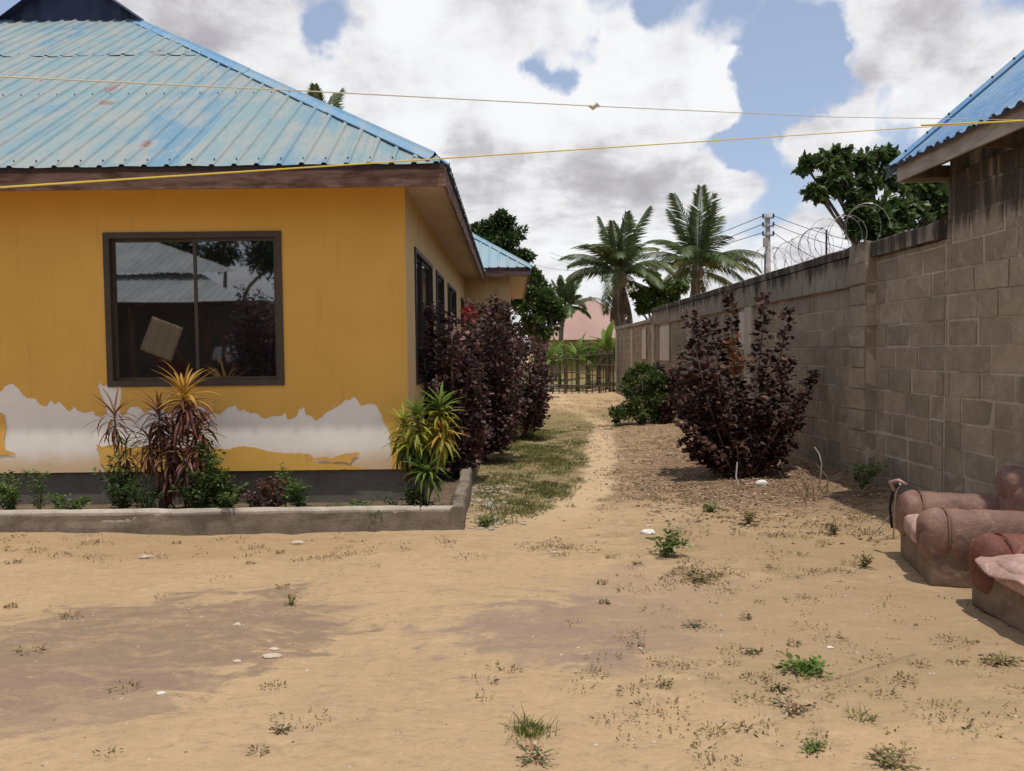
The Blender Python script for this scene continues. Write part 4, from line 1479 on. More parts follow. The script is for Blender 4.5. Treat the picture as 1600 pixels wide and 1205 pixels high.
def strap_plant(name, base, heads, label, cat='plant', group=None):
    """heads: (pos, n, L, W, matkey list with z weighting, elev range)"""
    base = Vector(base)
    t = empty(name, base, label, cat, group)
    mb = MB()
    for (c_, n, L, W_, mats, colh, el) in heads:
        c_ = Vector(c_)
        mb.tube([base + Vector((random.uniform(-.04, .04), random.uniform(-.03, .03), -.05)), base.lerp(c_, .4) + Vector((.02, 0, 0)), c_], [.014, .011, .007], 6)
        for i in range(n):
            f = i / n
            an = i * 2.399 + random.uniform(-.3, .3)
            e = el[0] + (el[1] - el[0]) * f + random.uniform(-.2, .2)
            key = mats[min(len(mats) - 1, int(f * len(mats)))]
            LL = L * random.choice((.7, .85, 1, 1.1)); dr = random.choice((.8, 1.2, 1.6, 2.0)) * (1 if f < .8 else .5)
            me = strap_mesh(LL, W_, dr, M[key], key)
            o = bpy.data.objects.new('leaf', me); col.objects.link(o); o.parent = t
            q = c_ - Vector((0, 0, colh * (1 - f))) - base
            o.location = q
            o.rotation_euler = (random.uniform(-.3, .3), -e, an)
    mb.build('stem', M['stem'], t, True)
    return t


def bedp(px, py, d, z=.08):
    q = atY(px, py, d); return Vector((q.x, d, z))


strap_plant('cordyline', bedp(250, 770, 7.35), [
    (atY(288, 612, 7.3), 110, .36, .026, ['leaf_bronze', 'leaf_bronze', 'leaf_bronze', 'leaf_orange', 'leaf_orange'], .26, (-.7, 1.25)),
    (atY(248, 640, 7.35), 80, .30, .022, ['leaf_bronze', 'leaf_bronze', 'leaf_bronze', 'leaf_rust'], .24, (-.8, 1.2)),
    (atY(272, 668, 7.4), 90, .27, .024, ['leaf_bronze'], .4, (-.9, .9)),
    (atY(306, 675, 7.25), 90, .27, .024, ['leaf_bronze'], .4, (-.9, .9)),
    (atY(262, 700, 7.3), 70, .24, .026, ['leaf_bronze', 'leaf_bronze', 'leaf_mauve'], .4, (-.9, .9)),
    (atY(292, 705, 7.2), 70, .24, .026, ['leaf_bronze', 'leaf_mauve'], .4, (-.9, .9)),
    (atY(316, 652, 7.3), 60, .24, .024, ['leaf_bronze', 'leaf_bronze', 'leaf_rust'], .35, (-.9, 1.0)),
    (atY(232, 680, 7.3), 64, .25, .022, ['leaf_bronze'], .22, (-.9, .8)),
], 'bushy bronze cordyline with orange top leaves under the big front window')
strap_plant('cordyline', bedp(190, 772, 7.3), [
    (atY(178, 645, 7.3), 44, .30, .019, ['leaf_bronze', 'leaf_rust'], .16, (-.6, 1.2)),
    (atY(196, 690, 7.35), 44, .24, .02, ['leaf_bronze', 'grass'], .25, (-.7, .8))],
    'thin spindly bronze cordyline at the left corner below the window')
strap_plant('yellow_croton', bedp(665, 770, 7.25), [
    (atY(652, 645, 7.2), 120, .24, .028, ['leaf_mid', 'leaf_yellow', 'leaf_yellow', 'leaf_bright'], .35, (-.9, 1.3)),
    (atY(688, 632, 7.25), 110, .25, .028, ['leaf_yellow', 'leaf_yellow', 'leaf_bright'], .25, (-.8, 1.3)),
    (atY(630, 655, 7.3), 90, .23, .026, ['leaf_mid', 'leaf_bright', 'leaf_yellow'], .34, (-.9, 1.1)),
    (atY(690, 672, 7.2), 50, .26, .030, ['leaf_yellow', 'leaf_orange'], .14, (-.8, 1.0)),
    (atY(640, 690, 7.2), 80, .22, .024, ['leaf_bronze', 'leaf_mid', 'leaf_yellow'], .2, (-1.0, .6)),
    (atY(668, 735, 7.1), 70, .26, .028, ['leaf_mid', 'leaf_bright'], .08, (-.5, 1.1)),
], 'yellow and green strap leaved croton at the corner of the yellow house')

# ------------------------------------------------------------------ WEEDS


def weed(base, h, w_, n, leafL, matkey, label, name='weed', cat='weed', group=None, stems=5, shape='oval', spread=1.0):
    base = Vector(base)
    t = empty(name, base, label, cat, group)
    mb = MB(); P = []; D = []
    for s_ in range(stems):
        an = random.uniform(0, 6.28); rr = w_ * math.sqrt(random.random()) * .9
        tip = base + Vector((math.cos(an) * rr, math.sin(an) * rr * .8, h * random.uniform(.55, 1.0) * (1 - .35 * rr / w_)))
        m1 = base.lerp(tip, .5) + Vector((0, 0, h * .12))
        mb.tube([base - Vector((0, 0, .02)), m1, tip], [.005, .004, .002], 4)
        for _ in range(int(n / stems)):
            u = random.uniform(.12, 1)
            c_ = base.lerp(m1, u * 2) if u < .5 else m1.lerp(tip, u * 2 - 1)
            a2 = random.uniform(0, 6.28)
            off = Vector((math.cos(a2), math.sin(a2), random.uniform(-.3, .6)))
            P.append(c_ + off * leafL * random.uniform(0, 1.3) * spread); D.append(off)
    mb.build('stem', M['greenstem'], t)
    n = len(P)
    sz = leafL * rng.uniform(.6, 1.3, n)
    leaves('foliage', P, D, sz, sz * .5, shape, M[matkey], t)
    return t


WG = 'weeds growing in the flower bed'
for px, py, d, h, w_, n, lm, mk, lab in [
    (15, 782, 7.3, 0.46, .34, 700, .05, 'leaf_mid', 'leafy green weed in the flower bed at the far left edge'),
    (62, 782, 7.35, .60, .14, 260, .045, 'leaf_mid', 'tallest narrow weed in the bed rising over the bare white plaster at left'),
    (100, 782, 7.2, .28, .30, 480, .05, 'leaf_mid', 'low dark weed in the bed right of the tall narrow one'),
    (190, 782, 7.15, .62, .24, 1000, .055, 'leaf_dark', 'thick green weed filling the foot of the thin cordyline'),
    (232, 782, 7.1, .42, .26, 620, .05, 'leaf_dark', 'low green weed between the two cordylines'),
    (330, 782, 7.2, .78, .22, 1100, .06, 'leaf_mid', 'tall bright green weed right of the bronze cordyline'),
    (350, 784, 7.1, .46, .32, 900, .055, 'leaf_mid', 'spreading green weed at the foot of the tall one below the window'),
    (310, 784, 7.1, .52, .24, 640, .055, 'leaf_dark', 'dark weed under the cordyline right side'),
    (400, 784, 7.25, .30, .28, 420, .05, 'leaf_mauve', 'small purplish weed in the bed below the window right corner'),
    (446, 782, 7.4, .60, .12, 240, .05, 'leaf_mid', 'slender upright weed standing before the yellow wall right of the window'),
    (428, 782, 7.3, .44, .2, 360, .055, 'leaf_bronze', 'brownish drying weed left of the slender upright one'),
    (470, 782, 7.2, .38, .22, 520, .055, 'leaf_mid', 'round green weed right of the slender upright one'),
    (560, 784, 7.15, .14, .5, 520, .04, 'leaf_mid', 'low trailing weed along the kerb between window and croton'),
    (640, 786, 7.1, .30, .3, 620, .05, 'leaf_dark', 'dark leafy weed at the foot of the yellow croton')]:
    weed(bedp(px, py, d), h * 1.1, w_, int(n * 1.1), lm * .72, mk, lab, group=WG, stems=9 if w_ > .15 else 4)
for px, py, d, h, w_, n, lm, mk, lab in [(735, 690, 8.9, .5, .25, 500, .05, 'leaf_mid', 'green weed at the foot of the hedge just behind the croton'), (790, 672, 11.5, .45, .3, 500, .055, 'leaf_mid', 'green weed at the foot of the middle mauve shrub'), (765, 685, 10.2, .35, .25, 400, .05, 'leaf_dark', 'dark weed between the two nearest hedge shrubs')]:
    q = onground(px, py)
    weed((q.x, q.y, q.z), h, w_, n, lm, mk, lab, group='weeds at the foot of the hedge', stems=10)

# weeds on the sand
SG = 'small weeds scattered on the sand'
for px, py, h, w_, n, lm, mk, lab in [
    (1038, 872, .26, .17, 380, .034, 'leaf_bright', 'bright green bushy weed growing alone on the sand before the path'),
    (1256, 1052, .05, .16, 190, .034, 'leaf_bright', 'flat bright green weed on the sand in the right foreground'),
    (1235, 1112, .03, .13, 140, .02, 'litter', 'brown withered weed patch below the flat green one'),
    (1215, 1080, .04, .08, 70, .018, 'litter', 'small brown weed just left below the flat green one'),
    (1178, 1028, .04, .06, 60, .018, 'litter', 'small withered weed left of the flat green one'),
    (1270, 1175, .05, .06, 60, .02, 'grass', 'tiny olive weed near the bottom edge right of centre'),
    (1400, 1203, .05, .14, 150, .02, 'dry', 'olive weed clump cut by the bottom edge at right'),
    (1080, 910, .05, .3, 220, .025, 'dry', 'dry brown weed mat behind the foreground, right of the bright bushy weed'),
    (1080, 984, .03, .1, 60, .018, 'litter', 'thin brown weed patch in the middle of the sand'),
    (1350, 888, .13, .08, 70, .03, 'dry', 'dry straw coloured weed standing left of the armchairs'),
    (1305, 835, .16, .08, 60, .035, 'litter', 'reddish dry weed between purple shrub and armchairs'),
    (1170, 820, .20, .10, 100, .04, 'dry', 'dry seedling weed in front of the purple shrub'),
    (455, 945, .08, .05, 40, .025, 'dry', 'tiny dry weed on open sand in the left half'),
    (440, 1146, .03, .05, 45, .018, 'litter', 'brown leaf scrap weed low in the left foreground'),
    (1570, 1040, .05, .12, 100, .025, 'dry', 'dry weed patch on the sand below the armchairs'),
    (1110, 800, .10, .1, 90, .035, 'grass', 'small green weed just in front of the purple shrub'),
    (700, 812, .10, .22, 260, .04, 'leaf_mid', 'green weed spilling over the kerb corner'),
    (755, 822, .10, .14, 170, .035, 'grass', 'small yellowish weed at the outer kerb corner')]:
    weed(onground(px, py), h, w_, n, lm, mk, lab, group=SG, stems=9)

# grass blades


def tufts(name, items, mat, label, cat=None, stuff=False, W_=.004):
    P = []; D = []; L_ = []
    for (x, y, r, h, n) in items:
        a = rng.uniform(0, 6.28, n); rr = r * np.sqrt(rng.random(n))
        px_ = x + rr * np.cos(a); py_ = y + rr * np.sin(a)
        z = gh(px_, py_) - .004
        P.append(np.stack([px_, py_, z], -1))
        lean = rng.normal(size=(n, 2)) * .45 + np.stack([np.cos(a), np.sin(a)], -1) * .3
        D.append(np.concatenate([lean, np.ones((n, 1))], 1))
        L_.append(h * rng.uniform(.4, 1.2, n))
    P = np.concatenate(P); D = np.concatenate(D); L_ = np.concatenate(L_)
    o = leaves(name, P, D, L_, W_ * rng.uniform(.7, 1.4, len(P)), 'blade', mat, None, curl=.35)
    if stuff: o['kind'] = 'stuff'
    setp(o, label, cat)
    return o


q = onground(828, 1150)
tufts('grass_tuft', [(q.x, q.y, .055, .07, 240), (q.x, q.y, .11, .12, 60)], M['grass'], 'olive grass tuft with long thin blades at the bottom centre of the sand', 'grass')
q = onground(838, 1190)
weed(q, .03, .14, 130, .018, 'litter', 'dark withered leaf ring just below the bottom centre grass tuft', group=SG, stems=10)
q = onground(1345, 1125)
tufts('grass_tuft', [(q.x, q.y, .06, .08, 60)], M['grass'], 'thin grass tuft in the right foreground', 'grass')



def pathx(y):
    return .25 + .8 * min(1, max(0, (y - 7) / 2.5)) + .95 * min(1, max(0, (y - 9.5) / 7.5)) - .35 * min(1, max(0, (y - 17) / 6))


items = []
# green patch between planter and path
for _ in range(2500):
    y = random.uniform(7.2, 16.5)
    x = random.gauss(.25, .55)
    if x < -.36 or x > pathx(y) - .22: continue
    if float(fbm(np.array([x * 1.6]), np.array([y * 1.1]), 3)[0]) < random.uniform(-.16, .04): continue
    items.append((x, y, .10, .05 + .04 * random.random(), 20))
for _ in range(60):
    q = onground(random.gauss(845, 30), random.gauss(768, 6))
    items.append((q.x, q.y, .07, .05, 26))
tufts('grass', items, M['grass_green'], 'short green grass along the planter', None, True, .008)
items = []
for _ in range(900):
    x = random.uniform(1.2, 4.0); y = random.uniform(6.5, 17)
    if float(fbm(np.array([x * 1.3 + 5]), np.array([y * 1.0]), 3)[0]) < .0: continue
    items.append((x, y, .09, .07, 14))
for _ in range(45):
    q = onground(random.gauss(870, 26), random.gauss(856, 5)); items.append((q.x, q.y, .06, .03, 16))
for _ in range(50):
    q = onground(random.gauss(1085, 40), random.gauss(906, 7)); items.append((q.x, q.y, .06, .035, 16))
for _ in range(36):
    q = onground(random.uniform(0, 700), random.gauss(850, 9)); items.append((q.x, q.y, .07, .04, 12))
for _ in range(70):
    q = onground(random.uniform(950, 1600), random.uniform(830, 1150)); items.append((q.x, q.y, .05, .03, 8))
for _ in range(120):
    x = random.uniform(-1, 4); y = random.uniform(17, 27)
    items.append((x, y, .25, .10, 26))
tufts('dry_grass', items, M['dry'], 'dry straw coloured grass scattered on the sand', None, True, .007)

# scattered dead scrub
P = []; D = []
for _ in range(230):
    r_ = random.random()
    if r_ < .5: q = onground(random.uniform(940, 1600), random.uniform(770, 960))
    elif r_ < .75: q = onground(random.uniform(1000, 1600), random.uniform(930, 1200))
    elif r_ < .88: q = onground(random.uniform(0, 720), random.uniform(832, 880))
    else: q = onground(random.uniform(0, 1000), random.uniform(860, 1200))
    if q.x > 4.0 or (2.5 < q.x and 3.6 < q.y < 6.2): continue
    k = int(random.uniform(8, 60)); rr = random.uniform(.02, .10)
    a = rng.uniform(0, 6.28, k); r2 = rr * np.sqrt(rng.random(k)) * 1.4
    xx = q.x + r2 * np.cos(a); yy = q.y + r2 * np.sin(a) * .7
    P.append(np.stack([xx, yy, gh(xx, yy) + rng.uniform(0, .02, k)], -1))
    D.append(np.stack([np.cos(a), np.sin(a), rng.uniform(-.1, 1.2, k)], -1))
P = np.concatenate(P); D = np.concatenate(D); n = len(P)
o = leaves('dead_scrub', P, D, rng.uniform(.006, .026, n), rng.uniform(.003, .010, n), 'oval', leafmat('dead_scrub_leaf', [(.12, .08, .04), (.22, .15, .08), (.16, .15, .05), (.34, .25, .14)], .2, .9, .1), None)
o['kind'] = 'stuff'; o['label'] = 'withered scraps of low scrub scattered on the sand'
# leaf litter, pebbles
n = 7600
X_ = np.concatenate([rng.normal(2.7, .85, n // 2), rng.uniform(1.25, 4.05, n // 2)]); Y_ = np.concatenate([rng.normal(9.6, 1.6, n // 2), rng.uniform(6.8, 17, n // 2)])
k_ = (X_ < 4.05) & (Y_ > 6.2) & (fbm(X_ * 1.7 + 4, Y_ * 1.1, 4) > rng.uniform(-.3, .12, len(X_)))
X_, Y_ = X_[k_], Y_[k_]; n = len(X_)
P = np.stack([X_, Y_, gh(X_, Y_) + .006], -1)
a = rng.uniform(0, 6.28, n)
Dv = np.stack([np.cos(a), np.sin(a), rng.normal(0, .15, n)], -1)
o = leaves('leaf_litter', P, Dv, rng.uniform(.02, .07, n), rng.uniform(.012, .035, n), 'oval', M['litter'], None, N=rng.normal(size=(n, 3)) * .25 + np.array([0, 0, 1.0]))
o['kind'] = 'stuff'; o['label'] = 'brown fallen leaves under and around the purple shrub'


def pebbles(name, X_, Y_, S_, mat, label):
    n = len(X_)
    base = np.array([[1, 0, 0], [-1, 0, 0], [0, 1, 0], [0, -1, 0], [0, 0, .55], [0, 0, -.4]], float)
    fc = [(0, 2, 4), (2, 1, 4), (1, 3, 4), (3, 0, 4), (2, 0, 5), (1, 2, 5), (3, 1, 5), (0, 3, 5)]
    a = rng.uniform(0, 6.28, n)
    V = base[None] * (1 + .35 * rng.normal(size=(n, 6, 1)) * .6)
    V = V * S_[:, None, None] * np.stack([rng.uniform(.7, 1.4, n), rng.uniform(.6, 1.1, n), rng.uniform(.5, 1, n)], -1)[:, None, :]
    c_, s_ = np.cos(a)[:, None], np.sin(a)[:, None]
    x = V[..., 0] * c_ - V[..., 1] * s_; y = V[..., 0] * s_ + V[..., 1] * c_
    V = np.stack([x + X_[:, None], y + Y_[:, None], V[..., 2] + gh(X_, Y_)[:, None] + S_[:, None] * .15], -1).reshape(-1, 3)
    faces = [tuple(6 * i + k for k in f) for i in range(n) for f in fc]
    o = pyd(name, V, faces, mat); o['kind'] = 'stuff'; o['label'] = label
    return o


n = 900
pebbles('gravel', rng.uniform(-4.5, 3.2, n), rng.uniform(2.2, 7.0, n) ** 1.0, rng.uniform(.003, .009, n) * rng.choice([1, 1, 1, 1.5], n), M['stone'], 'tiny pebbles strewn over the sand')
n = 420
pebbles('gravel', rng.uniform(.9, 4.0, n), rng.uniform(6.5, 16, n), rng.uniform(.006, .022, n), M['stone'], 'pebbles and clods beside the block wall')
n = 380
pebbles('gravel', rng.uniform(-4.5, 3.2, n), rng.uniform(2.2, 7.5, n), rng.uniform(.003, .008, n), M['bark'], 'dark crumbs strewn over the sand')
n = 120
pebbles('rubble', rng.normal(-.28, .12, n), rng.uniform(6.9, 9.3, n), rng.uniform(.012, .045, n), M['kerbtop'], 'broken concrete bits along the side kerb')

for px, py, s_, mk, lab in [(426, 1024, (.055, .03, .012), 'stone', 'largest flat pale stone on the sand left of centre'), (428, 1011, (.028, .016, .008), 'stone', 'small flat stone just behind the largest one'),
                            (371, 976, (.024, .015, .016), 'stone', 'small stone with a dark side up from the largest flat one'), (370, 1031, (.024, .014, .010), 'stone', 'small stone left of the largest flat one'),
                            (252, 1084, (.022, .013, .010), 'stone_white', 'single white pebble in the left foreground'), (228, 867, (.06, .03, .015), 'stone', 'flat pale stone near the kerb at left'),
                            (1012, 834, (.07, .05, .03), 'stone_white', 'white stone left of the bright green bushy weed'), (1190, 757, (.07, .05, .04), 'stone_white', 'white stone at the foot of the purple shrub'),
                            (865, 866, (.03, .02, .01), 'stone', 'small stone on the path before the dry grass'), (465, 847, (.06, .03, .02), 'stone', 'pale stone before the kerb below the window right side'),
                            (1297, 1018, (.018, .012, .007), 'stone_white', 'tiny white pebble right of the middle of the sand')]:
    q = onground(px, py)
    bm = bmesh.new(); bmesh.ops.create_icosphere(bm, subdivisions=2, radius=1)
    for v in bm.verts:
        k = 1 + .25 * random.uniform(-1, 1) * .6
        v.co = Vector((v.co.x * s_[0] * k, v.co.y * s_[1] * k, v.co.z * s_[2] * k)) + q + Vector((0, 0, s_[2] * .5))
    me = bpy.data.meshes.new('stone'); bm.to_mesh(me); bm.free()
    o = link_mesh('stone', me, M[mk]); setp(o, lab, 'stone', 'loose stones on the ground')

# white lump (plastic bag) beyond the purple shrub
q = onground(1040, 655)
bm = bmesh.new(); bmesh.ops.create_icosphere(bm, subdivisions=3, radius=1)
for v in bm.verts:
    k = 1 + .5 * float(fbm(np.array([v.co.x * 2 + 3]), np.array([v.co.y * 2 + v.co.z * 3]), 3)[0]) * 2
    v.co = Vector((v.co.x * .21 * k, v.co.y * .17 * k, max(-.02, v.co.z * .13 * k + .05))) + q
me = bpy.data.meshes.new('plastic_bag'); bm.to_mesh(me); bm.free()
o = link_mesh('plastic_bag', me, M['stone_white'], None, True); setp(o, 'white crumpled bag lying by the small green bush near the wall', 'bag')

# dry twigs by the wall
tw = empty('twig_pile', onground(1262, 780), 'tangle of dry brown twigs on the sand beside the wall pillar', 'twigs')
for k in range(26):
    b = onground(1262 + random.uniform(-32, 32), 782 + random.uniform(-14, 6))
    an = random.uniform(-2.6, 2.6); h = random.uniform(.05, .38)
    e = b + Vector((math.sin(an) * random.uniform(.1, .35), random.uniform(-.15, .15), h))
    m1 = b.lerp(e, .5) + Vector((random.uniform(-.08, .08), 0, random.uniform(-.03, .1)))
    MB().tube([b, b.lerp(m1, .5) + Vector((0, 0, .02)), m1, e], [.006, .005, .005, .003], 5).build('twig', M['twig'], tw)
st = empty('dry_stalk', onground(1398, 850), 'dry reed stalk with white tip standing beside the far armchair', 'dry stalk')
q0, q1 = onground(1396, 842), None
pd = q0.y
MB().tube([q0, atY(1397, 800, pd), atY(1400, 770, pd), atY(1407, 756, pd)], [.007, .006, .005, .005], 5).build('stem', M['twig'], st)
MB().tube([atY(1406, 758, pd), atY(1408, 750, pd)], [.010, .006], 6).build('tip', M['stone_white'], st)
MB().tube([onground(1355, 842), atY(1375, 824, pd), atY(1390, 806, pd)], [.006, .005, .004], 5).build('stem', M['twig'], st)
MB().tube([onground(1352, 846), atY(1380, 843, pd), atY(1403, 838, pd)], [.006, .006, .005], 5).build('stem', M['twig'], st)
for px, lab in ((1276, 'bent pale dry stalk rising from the leaf litter before the wall'), (1148, 'short white dry stalk in front of the purple shrub foot')):
    b = onground(px + 6, 752 if px > 1200 else 760)
    so = empty('dry_stalk', b, lab, 'dry stalk')
    MB().tube([b, atY(px + 8, 725, b.y), atY(px + 4, 710, b.y), atY(px - 3, 699, b.y)] if px > 1200 else [b, atY(px + 2, 745, b.y), atY(px + 4, 722, b.y)], [.010, .009, .008, .006][:4 if px > 1200 else 3], 5).build('stem', M['stone_white'], so)
q = onground(1395, 800)
weed(Vector((3.75, 8.2, .1)), .38, .30, 260, .05, 'grass', 'olive weed at the foot of the block wall behind the armchairs', stems=9)

# ------------------------------------------------------------------ MIDDLE DISTANCE
gb = onground(1003, 662)
D1 = gb.y
tree('green_bush', gb, .05, [px_clump(990, 600, D1, 26), px_clump(1015, 590, D1, 24), px_clump(1005, 622, D1, 30), px_clump(978, 632, D1 - .2, 22), px_clump(1022, 628, D1, 24), px_clump(995, 645, D1 - .2, 22), px_clump(968, 648, D1 - .3, 15), px_clump(1018, 648, D1, 20), px_clump(985, 588, D1, 14), px_clump(1028, 600, D1 + .2, 18), px_clump(1003, 575, D1, 12)],
     520, .085, .035, M['leaf_mid'], 'small bushy green shrub beside the path left of the tall purple shrub', 'shrub', sub=9, fork=.3)
gb2 = onground(1046, 660)
tree('reddish_bush', gb2, .04, [px_clump(1046, 590, D1 + .5, 20), px_clump(1035, 612, D1 + .5, 20), px_clump(1050, 630, D1, 20), px_clump(1058, 600, D1, 18), px_clump(1040, 648, D1, 16), px_clump(1030, 580, D1 + .5, 14)],
     420, .10, .05, M['leaf_mauve'], 'reddish brown thin shrub between the green bush and the tall purple shrub', 'shrub', sub=8, fork=.3)
gb3 = onground(965, 650)

# trees behind the house and at the lane
b = Vector((atY(775, 400, 30).x, 30, 0))
tree('leafy_tree', b, .22, [px_clump(770, 360, 30, 28), px_clump(790, 372, 30, 30), px_clump(765, 385, 30, 30), px_clump(800, 395, 30, 26), px_clump(815, 400, 30, 18), px_clump(780, 410, 30, 30), px_clump(752, 362, 31, 18), px_clump(782, 345, 30, 16)],
     900, .20, .10, M['leaf_dark'], 'dark green tree rising behind the small blue roofed wing', sub=9)
b = Vector((atY(845, 500, 26).x, 26.5, 0))
tree('leafy_tree', b, .2, [px_clump(832, 450, 26.5, 26), px_clump(852, 462, 26.5, 26), px_clump(835, 480, 26.5, 28), px_clump(862, 492, 26.5, 22), px_clump(845, 510, 26.5, 26), px_clump(825, 505, 27, 24), px_clump(868, 478, 26.5, 14), px_clump(828, 430, 26.5, 14), px_clump(812, 470, 27, 22)],
     800, .17, .09, M['leaf_mid'], 'rounded green tree standing at the end of the house, left of the pink roof', sub=9)
b = Vector((atY(1035, 500, 34).x, 34, 0))
tree('leafy_tree', b, .2, [px_clump(1018, 440, 34, 18), px_clump(1005, 462, 34, 16), px_clump(1035, 455, 34, 20), px_clump(1050, 465, 34, 18), px_clump(1020, 475, 34, 20), px_clump(1000, 480, 34, 14), px_clump(1062, 450, 34, 14)],
     700, .20, .11, M['leaf_mid'], 'small bright green tree between the two coconut palms behind the wall', sub=8)
# large-leaved tree over the wall
DT = 12.6
cl = [px_clump(x, y, DT + dz, r) for x, y, r, dz in ((1262, 262, 18, 0), (1290, 250, 22, 0), (1315, 240, 20, .2), (1335, 255, 22, .4), (1300, 280, 22, 0), (1275, 300, 16, -.2), (1325, 292, 22, .2), (1360, 250, 24, .6), (1390, 245, 22, .8), (1350, 285, 26, .5),
                                                  (1385, 280, 28, .8), (1345, 320, 20, .2), (1375, 320, 30, .5), (1410, 320, 32, .9), (1440, 315, 30, 1.1), (1370, 350, 26, .2), (1400, 350, 26, .5), (1340, 345, 14, 0), (1440, 345, 26, .8), (1465, 330, 26, 1.1), (1430, 285, 26, 1), (1345, 338, 18, 0), (1362, 362, 20, .1), (1392, 368, 22, .2), (1372, 335, 24, .3), (1335, 362, 10, 0), (1405, 335, 26, .5), (1468, 300, 24, 1.0), (1474, 325, 24, 1.0), (1452, 290, 24, 1.1), (1478, 285, 20, 1.1))]
tree('broad_leaved_tree', (atY(1425, 500, DT).x, DT + .9, 0), .10, cl, 170, .15, .08, M['leaf_tree'], 'broad leaved dark green tree leaning over the block wall under the blue eave', sub=7, twist=.9, shape='round', fork=.75)

# ------------------------------------------------------------------ PALMS
frond_cache = {}


def frond_mesh(L, bendk, dead, v, mat):
    k = (round(L, 1), bendk, dead, v, mat.name)
    if k in frond_cache: return frond_cache[k]
    r_ = random.Random(v * 13 + int(bendk * 10))
    mb = MB()
    N_ = 14
    pts = []
    ang = 0
    p = Vector((0, 0, 0))
    for i in range(N_ + 1):
        pts.append(p.copy())
        a_ = -bendk * (i / N_) ** 1.3
        p = p + Vector((math.cos(a_), 0, math.sin(a_))) * (L / N_)
    mb.tube(pts, [.035 * (1 - .9 * i / N_) + .004 for i in range(N_ + 1)], 5)
    nl = 52
    for i in range(nl):
        t = .12 + .88 * i / nl
        x = t * N_; j = min(N_ - 1, int(x)); f = x - j
        c_ = pts[j].lerp(pts[j + 1], f)
        tan = (pts[j + 1] - pts[j]).normalized()
        ll = L * .24 * math.sin(math.pi * (.12 + .80 * t)) * r_.uniform(.8, 1.15) * (.7 if dead else 1)
        for s_ in (-1, 1):
            if r_.random() < (.3 if dead else .04): continue
            d = (tan * .75 + Vector((0, s_ * (1 if not dead else .35), 0)) + Vector((0, 0, -.35 + r_.uniform(-.15, .15)))).normalized()
            w_ = .036 + .008 * r_.random()
            up = tan.cross(d).normalized()
            side_ = d.cross(up).normalized()
            b = c_; m1 = c_ + d * ll * .55; e = c_ + d * ll + Vector((0, 0, -ll * (.35 if not dead else .6)))
            mb.add([b + tan * w_ * .4, b - tan * w_ * .4, m1 - tan * w_, m1 + tan * w_, e], [(0, 1, 2, 3), (3, 2, 4)])
    me = bpy.data.meshes.new('frond'); me.from_pydata(mb.v, [], mb.f); me.update(); me.materials.append(mat)
    frond_cache[k] = me
    return me


def palm(base, top, L, label, fr, trunk_r=.17, skirt=True, nuts=True):
    base, top = Vector(base), Vector(top)
    t = empty('coconut_palm', base, label, 'palm tree', 'coconut palms beyond the yard')
    pts = [base + (top - base) * (i / 8) + Vector((.12 * math.sin(i * .7), 0, 0)) * (1 if 0 < i < 8 else 0) for i in range(9)]
    MB().tube(pts, [trunk_r * (1.35 - .45 * i / 8) * (1 + .05 * (i % 2)) for i in range(9)], 10).build('trunk', M['bark'], t, True)
    # fibrous crown shaft
    MB().tube([top - Vector((0, 0, .5)), top - Vector((0, 0, .2)), top + Vector((0, 0, .25))], [trunk_r * 1.0, trunk_r * 1.7, trunk_r * .6], 10).build('crown_shaft', M['bark'], t, True)
    for (az, el, bend, sc, key, v) in fr:
        mt_ = M[{'g': 'palm', 'y': 'palm_yellow', 'd': 'palm_dead'}[key]]
        me = frond_mesh(L, bend, key == 'd', v, mt_)
        o = bpy.data.objects.new('frond', me); col.objects.link(o); o.parent = t
        q = top - base
        o.location = q + Vector((math.cos(R(az)) * .1, math.sin(R(az)) * .1, -.15 if el < 0 else .1))
        o.rotation_euler = (random.uniform(-.25, .25), -R(el), R(az))
        o.scale = (sc,) * 3
    return t


def fronds(rs, n_up=6, n_mid=11, n_low=9, dead=6, yel=.3):
    r_ = random.Random(rs); out = []
    for i in range(n_up): out.append((i * 360 / n_up + r_.uniform(-20, 20), r_.uniform(70, 86), round(r_.choice((.3, .5, .7)), 1), r_.uniform(.85, 1.1), 'g', r_.randint(0, 2)))
    for i in range(n_mid): out.append((i * 360 / n_mid + r_.uniform(-14, 14), r_.uniform(28, 62), r_.choice((1.1, 1.4, 1.7)), r_.uniform(.85, 1.05), 'g', r_.randint(0, 2)))
    for i in range(n_low): out.append((i * 360 / n_low + r_.uniform(-16, 16), r_.uniform(-8, 26), r_.choice((1.1, 1.4)), r_.uniform(.8, 1.0), 'y' if r_.random() < yel else 'g', r_.randint(0, 2)))
    for i in range(dead): out.append((i * 360 / max(1, dead) + r_.uniform(-20, 20), r_.uniform(-86, -70), .3, r_.uniform(.6, .85), 'd', r_.randint(0, 1)))
    return out


t1 = atY(968, 432, 34)
palm((t1.x + .1, 34, 0), t1, 2.9, 'coconut palm with a skirt of dead fronds, left of the pair behind the wall end', fronds(3, dead=18), .24)
t2 = atY(1090, 420, 38)
palm((t2.x, 38, 0), t2, 3.5, 'coconut palm with yellowing lower fronds, right of the pair above the wall', fronds(8, n_up=7, n_mid=13, n_low=13, dead=5, yel=.6), .22)
t3 = atY(886, 482, 42)
palm((t3.x - .8, 42, 0), t3, 1.9, 'small far coconut palm left of the pink roof', fronds(5, n_up=6, n_mid=7, n_low=5, dead=0), .12)
t4 = atY(500, 236, 30)
palm((t4.x, 30, 0), t4, 2.4, 'palm behind the yellow house with only its frond tips over the blue roof', fronds(6, n_up=4, n_mid=5, n_low=5, dead=0), .2)

